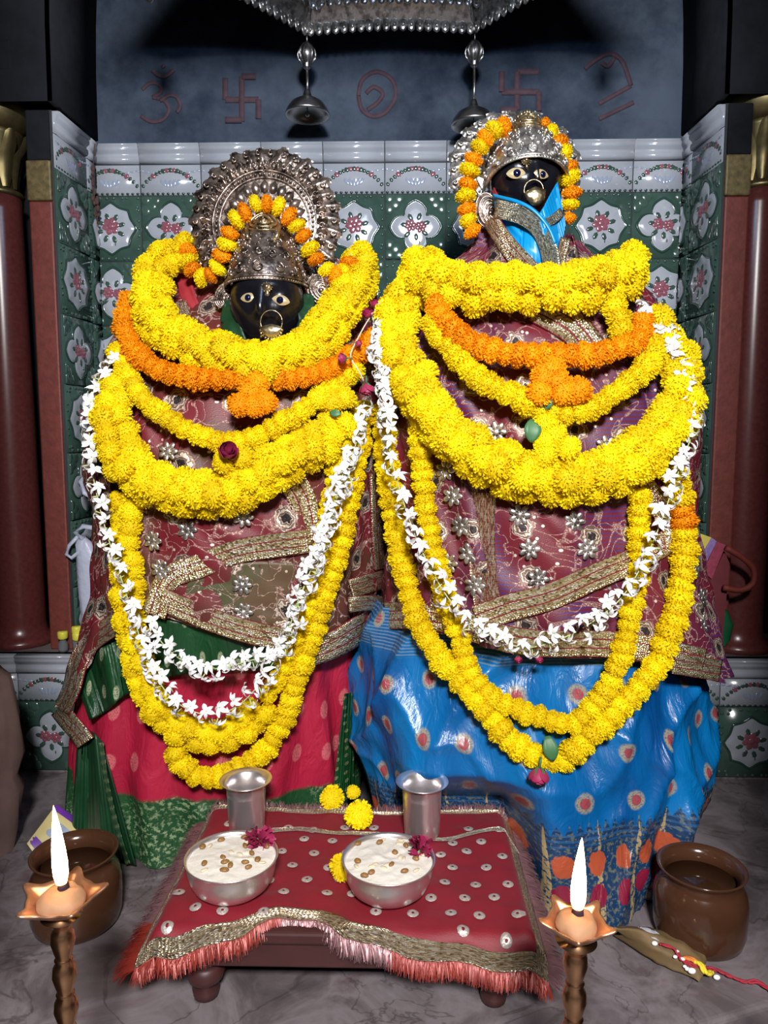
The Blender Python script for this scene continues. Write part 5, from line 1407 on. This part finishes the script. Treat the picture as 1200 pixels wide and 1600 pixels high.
# loose marigolds
for u, v, r, lab, z in ((519, 1251, .022, 'loose yellow marigold lying on back border of cloth, left one', .02), (561, 1278, .0245, 'loose round yellow marigold lying on cloth before the other two', .024), (552, 1243, .013, 'small yellow petal tuft on cloth back border between figures', .012),
                        (536, 1360, .0205, 'loose yellow marigold tucked against left side of the right bowl', .02)):
    p = Pz(u, v, SZ+z); o = random.choice(BL['y']).copy(); C.objects.link(o); o.name = 'marigold'; o.matrix_world = Matrix.Translation((p.x, p.y, SZ+z*.9+.008)) @ frame(Vector((.1, -.7, .6))) @ Matrix.Diagonal((r, r, r*.75, 1))
    tag(o, lab, 'flower', 'loose marigolds on the cloth')
p = Pz(512, 1262, SZ+.006); o = leaf(None, (p.x, p.y, SZ+.010), Vector((.6, -.5, .1)), Vector((0, -.3, 1)), .018, .006, name='green_leaf'); tag(o, 'small green leaf beneath loose marigold on cloth', 'leaf')
# brown glazed pots
pot_m = simple('brown_salt_glaze', (.062, .026, .013), .16, nscale=12, namp=.35, spec=.5, coat=.1)
for (u, vb, lab, s_) in ((1091, 1462, 'brown glazed stoneware pot on the floor at right', 1.0), (121, 1440, 'brown glazed stoneware pot behind the left oil lamp', 1.0)):
    p = Pz(u, vb, 0); hh = P(u, 1352 if u > 500 else 1330, p.y).z; r = .069 if u > 500 else .070
    t = thing('stoneware_pot', p, lab, 'pot', 'stoneware pots')
    mb = MB(); mb.lathe([(0, 0), (r*.84, 0), (r*.93, .006), (r*.985, .02), (r, .045), (r*1.0, hh*.58), (r*.96, hh*.70), (r*.86, hh*.80), (r*.80, hh*.86), (r*.84, hh*.92), (r*.95, hh*.985), (r*.955, hh), (r*.93, hh*1.01), (r*.82, hh*.94), (r*.74, hh*.86), (r*.82, hh*.74), (r*.9, hh*.55), (r*.9, .03), (0, .012)], p, 64); mb.build('pot_body', pot_m, t)
    mb = MB(); mb.lathe([(0, 0), (r*.8, 0), (r*.8, .001), (0, .001)], (p.x, p.y, hh*.78), 40); mb.build('oil', simple('dark_oil', (.035, .016, .008), .05), t)
# brass oil lamps on stands
fm_ = NT('flame'); fo = fm_.obj()
fz = fm_.sep(fm_.n('ShaderNodeTexCoord').outputs['Generated'])[2]
fm_.set(col=(0, 0, 0), emit=fm_.ramp(fz, [(0, (1, .30, .06)), (.15, (1, .62, .25)), (.5, (1, .80, .48)), (.85, (1, .55, .2)), (1, (1, .35, .12))]), es=26.0)
lamp_m = simple('copper_brass', (.70, .38, .24), .36, .9, 60, .3)
dough = simple('wheat_dough', (.34, .20, .11), .7, nscale=50, namp=.3, bump=.4)
wick = simple('charred_wick', (.02, .01, .02), .9)
def lamp(u, v, Y, lab, rot, wpx, fdx, fh, tilt=0.0):
    c = P(u, v, Y); k = (P(u+1, v, Y)-P(u, v, Y)).length; r = wpx*k/2; zb = -.12
    t = thing('oil_lamp', (c.x, c.y, zb), lab, 'lamp', 'brass oil lamps')
    sp = [rot+2*PI*i/5 for i in range(5)]
    n = 100
    def R(a, q):
        g = sum(math.exp(-((math.atan2(math.sin(a-s_), math.cos(a-s_)))/.21)**2) for s_ in sp)
        base = r*.74; return q*(base+g*(r*1.02-base)*max(0, q)**2.2), g
    pts = []
    for j in range(11):
        q = j/10
        for i in range(n):
            a = 2*PI*i/n; rr, g = R(a, q); z = -.016+.017*q**2.2+(.004*g*q**5)
            pts.append((c.x+rr*math.cos(a), c.y+rr*math.sin(a), c.z+z))
    mb = MB(); mb.grid(pts, n, 11, closeu=True); o = mb.build('star_dish', lamp_m, t); m_ = o.modifiers.new('solid', 'SOLIDIFY'); m_.thickness = .0022
    H = c.z-.019-zb
    prof = [(.06, 0), (.062, .006), (.05, .014), (.03, .022), (.014, .035)]
    z = .035; i = 0
    seg = .036
    while z < H-.03:
        prof += [(.0072, z), (.0088, z+seg*.15), (.0115, z+seg*.45), (.0105, z+seg*.7), (.0072, z+seg*.88), (.0088, z+seg*.93), (.0072, z+seg*.97)]; z += seg
    prof += [(.0085, H-.024), (.0075, H-.012), (.012, H-.004), (.019, H+.002)]
    mb = MB(); mb.lathe(prof, (c.x, c.y, zb), 36); mb.build('stand', M['brass'], t)
    mb = MB(); mb.ball((c.x, c.y+.002, c.z-.004), (r*.52, r*.52, .013), 24, 14)
    for i_, q in enumerate(mb.v): w_ = .0025*nz(q[0]*110, q[1]*110, q[2]*110); mb.v[i_] = (q[0]+w_, q[1]+w_, q[2]+w_)
    mb.build('dough_cup', dough, t)
    fx = c.x+fdx*k
    mb = MB(); mb.tube([(fx, c.y+.002, c.z+.004), (fx+.001, c.y+.002, c.z+.012), (fx, c.y+.001, c.z+.020)], lambda q: .0065-.003*q, 10); mb.build('wick', wick, t)
    mb = MB(); h = fh*k; prof = [(.0, 0), (.005, h*.02), (.0068, h*.12), (.0072, h*.26), (.0062, h*.45), (.0045, h*.65), (.0025, h*.83), (.0010, h*.95), (0, h)]
    pts = []
    for rr, z in prof:
        for i in range(16):
            a = 2*PI*i/16; bend = tilt*(z/h)**1.5
            pts.append((fx+rr*math.cos(a)+bend, c.y+rr*math.sin(a), c.z+.014+z))
    mb.grid(pts, 16, len(prof), closeu=True); mb.build('flame', fm_.m, t)
lamp(95, 1403, .66, 'brass oil lamp burning on a turned stand at left', .35, 138, 2, 128, -.004)
lamp(901, 1442, .64, 'brass oil lamp burning on a turned stand at right', .75, 124, 1, 118, .002)
# printed packet leaning behind the left pot
def T2(u, v, Y): return P(u, v, Y)
pk = thing('snack_packet', Pz(95, 1330, 0), 'yellow and purple printed packet standing behind the left pot', 'packet')
A, B_, Cc, D_ = P(88, 1257, 1.31), P(150, 1300, 1.30), P(80, 1372, 1.22), P(42, 1318, 1.24)
pm = simple('yellow_packet_foil', (.52, .44, .20), .4, nscale=30, namp=.2); pp = simple('purple_packet_print', (.12, .03, .28), .4); pb = simple('blue_white_print', (.30, .36, .48), .5, nscale=40, namp=.6)
mb = MB(); n = 16; pts = []
Nn = (B_-A).cross(D_-A).normalized()
if Nn.y > 0: Nn = -Nn
for sgn in (1, -1):
    g = []
    for j in range(n+1):
        for i in range(n+1):
            p = A.lerp(B_, i/n).lerp(D_.lerp(Cc, i/n), j/n); g.append(p+Nn*sgn*(.008*(math.sin(PI*i/n)*math.sin(PI*j/n))**.6+.001*nz(i*.5, j*.5, sgn)+.0005))
    mb.grid(g, n+1, n+1)
mb.build('packet_pouch', pm, pk)
def onp(i, j, d=.0095): return A.lerp(B_, i).lerp(D_.lerp(Cc, i), j)+Nn*(.008*(max(0, math.sin(PI*i)*math.sin(PI*j)))**.6+.0012)
def pstrip(name, i0, i1, j0, j1, mat, wob=0):
    mb = MB(); mb.grid([onp(i0+(i1-i0)*a/8+wob*math.sin(b*1.7)*.03, j0+(j1-j0)*b/8) for b in range(9) for a in range(9)], 9, 9); mb.build(name, mat, pk)
pstrip('printed_stripe', .0, 1, .0, .14, pp); pstrip('printed_motif', .22, .62, .28, .62, pb, 1); pstrip('printed_stripe', .05, .45, .78, .95, pp, 1)
# dry leaf cup with beads and red thread
lf = simple('dry_brown_leaf', (.17, .11, .045), .7, nscale=30, namp=.5, bump=.4)
lc = thing('leaf_cup', Pz(1060, 1500, 0), 'dry folded leaf cup lying before the right pot', 'leaf cup')
o_ = [Pz(960, 1452, .03), Pz(1000, 1455, .04), Pz(1045, 1470, .030), Pz(1080, 1490, .022), Pz(1100, 1515, .012)]
i_ = [Pz(958, 1462, .002), Pz(1000, 1490, .003), Pz(1040, 1512, .003), Pz(1072, 1524, .003), Pz(1092, 1536, .004)]
b_ = [Pz(962, 1450, .02), Pz(1010, 1452, .012), Pz(1060, 1462, .018), Pz(1088, 1478, .016), Pz(1104, 1500, .010)]
def loft3(name, rows, mat, parent, n=30, bump=.003):
    R2 = [];
    for r in rows:
        q = catmull(r, .003); R2.append([q[int(i/n*(len(q)-1))] for i in range(n+1)])
    pts = []; m = 6
    for j in range((len(R2)-1)*m+1):
        a = min(j//m, len(R2)-2); t = j/m-a
        for i in range(n+1):
            p = R2[a][i].lerp(R2[a+1][i], t); p = p+Vector((0, 0, bump*(.5+nz(i*.3, j*.3, 2)))); p.z = max(p.z, .002); pts.append(p)
    mb = MB(); mb.grid(pts, n+1, (len(R2)-1)*m+1); o = mb.build(name, mat, parent); m_ = o.modifiers.new('solid', 'SOLIDIFY'); m_.thickness = .0012; return o
mid_ = [Pz(975, 1462, .020), Pz(1012, 1478, .026), Pz(1050, 1496, .020), Pz(1080, 1512, .015), Pz(1098, 1526, .008)]
loft3('leaf_blade', [b_, o_, mid_, i_], lf, lc)
loft3('leaf_blade', [[Pz(1038, 1462, .012), Pz(1060, 1470, .010), Pz(1078, 1492, .005)], [Pz(1042, 1455, .02), Pz(1066, 1468, .018), Pz(1084, 1495, .006)]], lf, lc, 16)
mb = MB(); mb.tube([Pz(962, 1455, .015), Pz(950, 1460, .005), Pz(942, 1468, .004)], lambda q: .0022-.001*q, 6); mb.build('leaf_stalk', lf, lc)
pw = simple('white_paper_scrap', (.5, .5, .56), .7, nscale=70, namp=.4)
o = loft3('paper_scrap', [[Pz(997, 1449, .030), Pz(1015, 1452, .034), Pz(1032, 1462, .030)], [Pz(1008, 1463, .032), Pz(1022, 1468, .035), Pz(1035, 1474, .028)]], pw, None, 14, .002); tag(o, 'crumpled white printed scrap on the dry leaf cup', 'paper')
rt = simple('red_yarn', (.36, .02, .04), .8)
def yarn(name, pts, r, mat, lab, parent=None, strands=3):
    mb = MB(); base = catmull(pts, .003)
    for s_ in range(strands):
        mb.tube([p+Vector((.0022*math.sin(i*.6+s_*2.1), .0022*math.cos(i*.6+s_*2.1), .0016*math.sin(i*.4+s_)))+Vector((0, 0, .002)) for i, p in enumerate(base)], r, 6)
    o = mb.build(name, mat, parent); return tag(o, lab, 'thread') if not parent else o
yarn('red_thread', [Pz(1032, 1478, .030), Pz(1055, 1486, .028), Pz(1066, 1502, .022), Pz(1085, 1512, .014), Pz(1112, 1515, .004), Pz(1140, 1528, .003), Pz(1165, 1535, .003), Pz(1185, 1538, .003), Pz(1215, 1560, .003)], .0016, rt, 'twisted red ritual thread running from leaf cup to the right')
yarn('yellow_thread', [Pz(1086, 1505, .020), Pz(1096, 1512, .016), Pz(1102, 1522, .012), Pz(1112, 1520, .008)], .0026, simple('yellow_yarn', (.75, .60, .03), .8), 'short curled yellow thread at the tip of the leaf cup')
yarn('orange_thread', [Pz(1070, 1500, .022), Pz(1082, 1502, .020), Pz(1090, 1508, .018)], .0026, simple('orange_yarn', (.70, .22, .04), .8), 'orange tuft beside yellow thread on the leaf cup')
for k, (u, v, z, s_) in enumerate(((1023, 1474, .034, 1.1), (1058, 1487, .028, .8), (1066, 1499, .024, 1.0), (1055, 1495, .026, .8), (1081, 1517, .016, 1.4), (1074, 1514, .016, .9), (1098, 1508, .012, 1.0), (1120, 1527, .005, 1.2), (1070, 1510, .018, .7))):
    c = Pz(u, v, z); mb = MB(); mb.ball(c, (.0035*s_*1.2, .003*s_, .003*s_), 10, 8); o = mb.build('sugar_bead', M['white'])
    tag(o, 'white sugar bead among threads on the leaf cup' if k != 7 else 'white sugar bead lying on marble beside the red thread', 'bead', 'sugar beads on the leaf cup' if k != 7 else None)
# things on the ledge behind: bags, bottle, caps
plast = NT('cloudy_plastic'); plast.set(col=(.50, .54, .68), rough=.35, alpha=.75); plast.bump(plast.noise(plast.obj(), 60, 4), .6, .004); plast = plast.m
pb_ = thing('plastic_bag', P(140, 900, 1.632), 'knotted cloudy white plastic bag on the ledge at left', 'bag')
def crumple(name, rows, mat, parent, amp=.006, closed=True):
    pts = []; n = 28
    for j, (u, v, Y, w_, d) in enumerate(rows):
        c = P(u, v, Y)
        for i in range(n):
            a = 2*PI*i/n; r = 1+.18*nz(math.cos(a)*1.5, math.sin(a)*1.5, j*.7)+.1*nz(i*.8, j*.9, 3)
            pts.append((c.x+w_*r*math.cos(a), c.y+d*r*math.sin(a), c.z))
    mb = MB(); mb.grid(pts, n, len(rows), closeu=True); mb.f.append(tuple(range(n))); mb.m.append(0); mb.f.append(tuple(len(pts)-n+i for i in range(n))[::-1]); mb.m.append(0)
    return mb.build(name, mat, parent)
zl = ZPL+.004
crumple('bag_body', [(128, 838, 1.640, 0.008, .006), (133, 850, 1.640, .020, .015), (138, 880, 1.640, .028, .012), (145, 920, 1.640, .032, .014), (150, 960, 1.640, .034, .014), (152, 1006, 1.640, .034, .014)], plast, pb_)
mb = MB(); mb.tube([P(u, v, 1.632) for u, v in ((122, 838), (108, 852), (104, 866), (112, 872), (124, 862), (130, 845))], .0045, 8); mb.tube([P(u, v, 1.632) for u, v in ((130, 842), (118, 832), (130, 822), (150, 826), (158, 835))], lambda q: .006, 8)
mb.tube([P(u, v, 1.632) for u, v in ((150, 780), (132, 770), (126, 752), (134, 738), (150, 735))], .006, 8); mb.build('handle_loops', plast, pb_)
o = crumple('red_pouch', [(160, 738, 1.640, .02, .012), (162, 760, 1.640, .03, .012), (165, 790, 1.640, .03, .012), (168, 860, 1.642, .035, .014), (172, 1006, 1.642, .04, .014)], M['redcloth'], None); tag(o, 'red cloth pouch half hidden behind left garlands', 'pouch')
cap_m = simple('yellow_plastic_cap', (.62, .58, .06), .4)
for u, v, lab in ((98, 993, 'yellow capped small bottle standing on the ledge, outer left one'), (121, 995, 'yellow capped small bottle half hidden by the shawl'), (120, 985, 'yellow capped small bottle behind the other two on the ledge')):
    Y = 1.635 if v > 990 else 1.640; c = P(u, v, Y); t = thing('oil_bottle', (c.x, c.y, zl-.004), lab, 'bottle', 'small capped bottles on the ledge')
    mb = MB(); mb.lathe([(.010, zl-.003), (.011, zl+.002), (.011, c.z-.018), (.006, c.z-.010), (.006, c.z-.008)], (c.x, c.y, 0), 20); mb.build('bottle_body', simple('clear_bottle', (.12, .13, .14), .1), t)
    mb = MB(); mb.lathe([(.0095, c.z-.008), (.0115, c.z-.004), (.0115, c.z+.007), (.010, c.z+.010), (0, c.z+.010)], (c.x, c.y, 0), 20); mb.build('cap', cap_m, t)
# right side: gift bag
gb = thing('carry_bag', P(1120, 930, 1.632), 'yellow, purple and red carry bag on the ledge at right', 'bag')
def prism(name, poly, Y0, Y1, mat, parent):
    a = [P(u, v, Y0) for u, v in poly]; b = [Vector((p.x, Y1, p.z)) for p in a]; n = len(poly)
    mb = MB(); mb.add(a+b, [tuple(range(n)), tuple(range(n, 2*n))[::-1]]+[(i, (i+1) % n, n+(i+1) % n, n+i) for i in range(n)]); return recalc(mb.build(name, mat, parent, False))
prism('bag_side', [(1078, 828), (1112, 840), (1098, 868), (1078, 880)], 1.600, 1.645, simple('yellow_bag_paper', (.60, .52, .10), .6), gb)
prism('bag_side', [(1112, 840), (1120, 846), (1098, 890), (1090, 878)], 1.598, 1.647, simple('lilac_lace_band', (.25, .17, .42), .6, nscale=150, namp=.6), gb)
prism('bag_side', [(1120, 846), (1134, 852), (1112, 905), (1099, 892)], 1.597, 1.648, simple('red_lace_band', (.30, .04, .08), .6, nscale=150, namp=.6), gb)
prism('bag_side', [(1100, 894), (1113, 902), (1132, 862), (1140, 880), (1128, 1010), (1108, 1012), (1085, 1000)], 1.603, 1.645, simple('dark_red_bag', (.14, .02, .03), .6), gb)
mb = MB(); mb.tube(catmull([P(u, v, 1.59) for u, v in ((1134, 856), (1158, 870), (1178, 890), (1176, 912), (1158, 922), (1130, 918))], .01), .007, 8); mb.build('handle', simple('dark_red_strap', (.16, .02, .012), .7), gb)
o = crumple('green_bundle', [(1120, 945, 1.640, .006, .01), (1126, 955, 1.640, .018, .014), (1130, 975, 1.640, .022, .014), (1128, 1000, 1.640, .018, .014), (1126, 1008, 1.640, .01, .01)], simple('green_plastic', (.01, .10, .04), .4), None); tag(o, 'small green plastic bundle on the ledge at right', 'bundle')
# edge of a draped figure or sack at far left
o = crumple('stone_bollard', [(-32, 1040, 1.30, .03, .03), (-28, 1060, 1.30, .05, .04), (-22, 1120, 1.30, .056, .05), (-20, 1180, 1.30, .058, .05), (-22, 1215, 1.30, .055, .05), (-20, 1235, 1.30, .062, .055), (-22, 1290, 1.30, .055, .05), (-26, 1340, 1.30, .05, .05)], simple('dusty_brown_cloth', (.16, .10, .09), .9), None)
o.name = 'cloth_bundle'; tag(o, 'dusty brown cloth bundle cut by the left edge', 'bundle')
# withered flower string hanging in the left corner of the back wall
g = thing('withered_string', P(152, 225, YW-.03), 'withered brown flower string hanging in the left tiled corner', 'garland')
wm = simple('withered_brown_petals', (.07, .035, .03), .9, nscale=80, namp=.5); mb = MB(); rnd = random.Random(8)
pth = catmull([P(u, v, YW-.03) for u, v in ((148, 225), (146, 260), (147, 300), (152, 350))], .01); mb.tube(pth, .0012, 5); mb.build('thread', wm, g)
mb = MB()
for k in range(26):
    q = .35+.65*rnd.random(); p = pth[int(q*(len(pth)-1))]; s_ = rnd.uniform(.002, .006); mb.ball(p+Vector((rnd.uniform(-.006, .008), rnd.uniform(-.006, .006), rnd.uniform(-.006, .006))), (s_, s_*.8, s_*1.4), 6, 5)
mb.build('dried_flowers', wm, g)
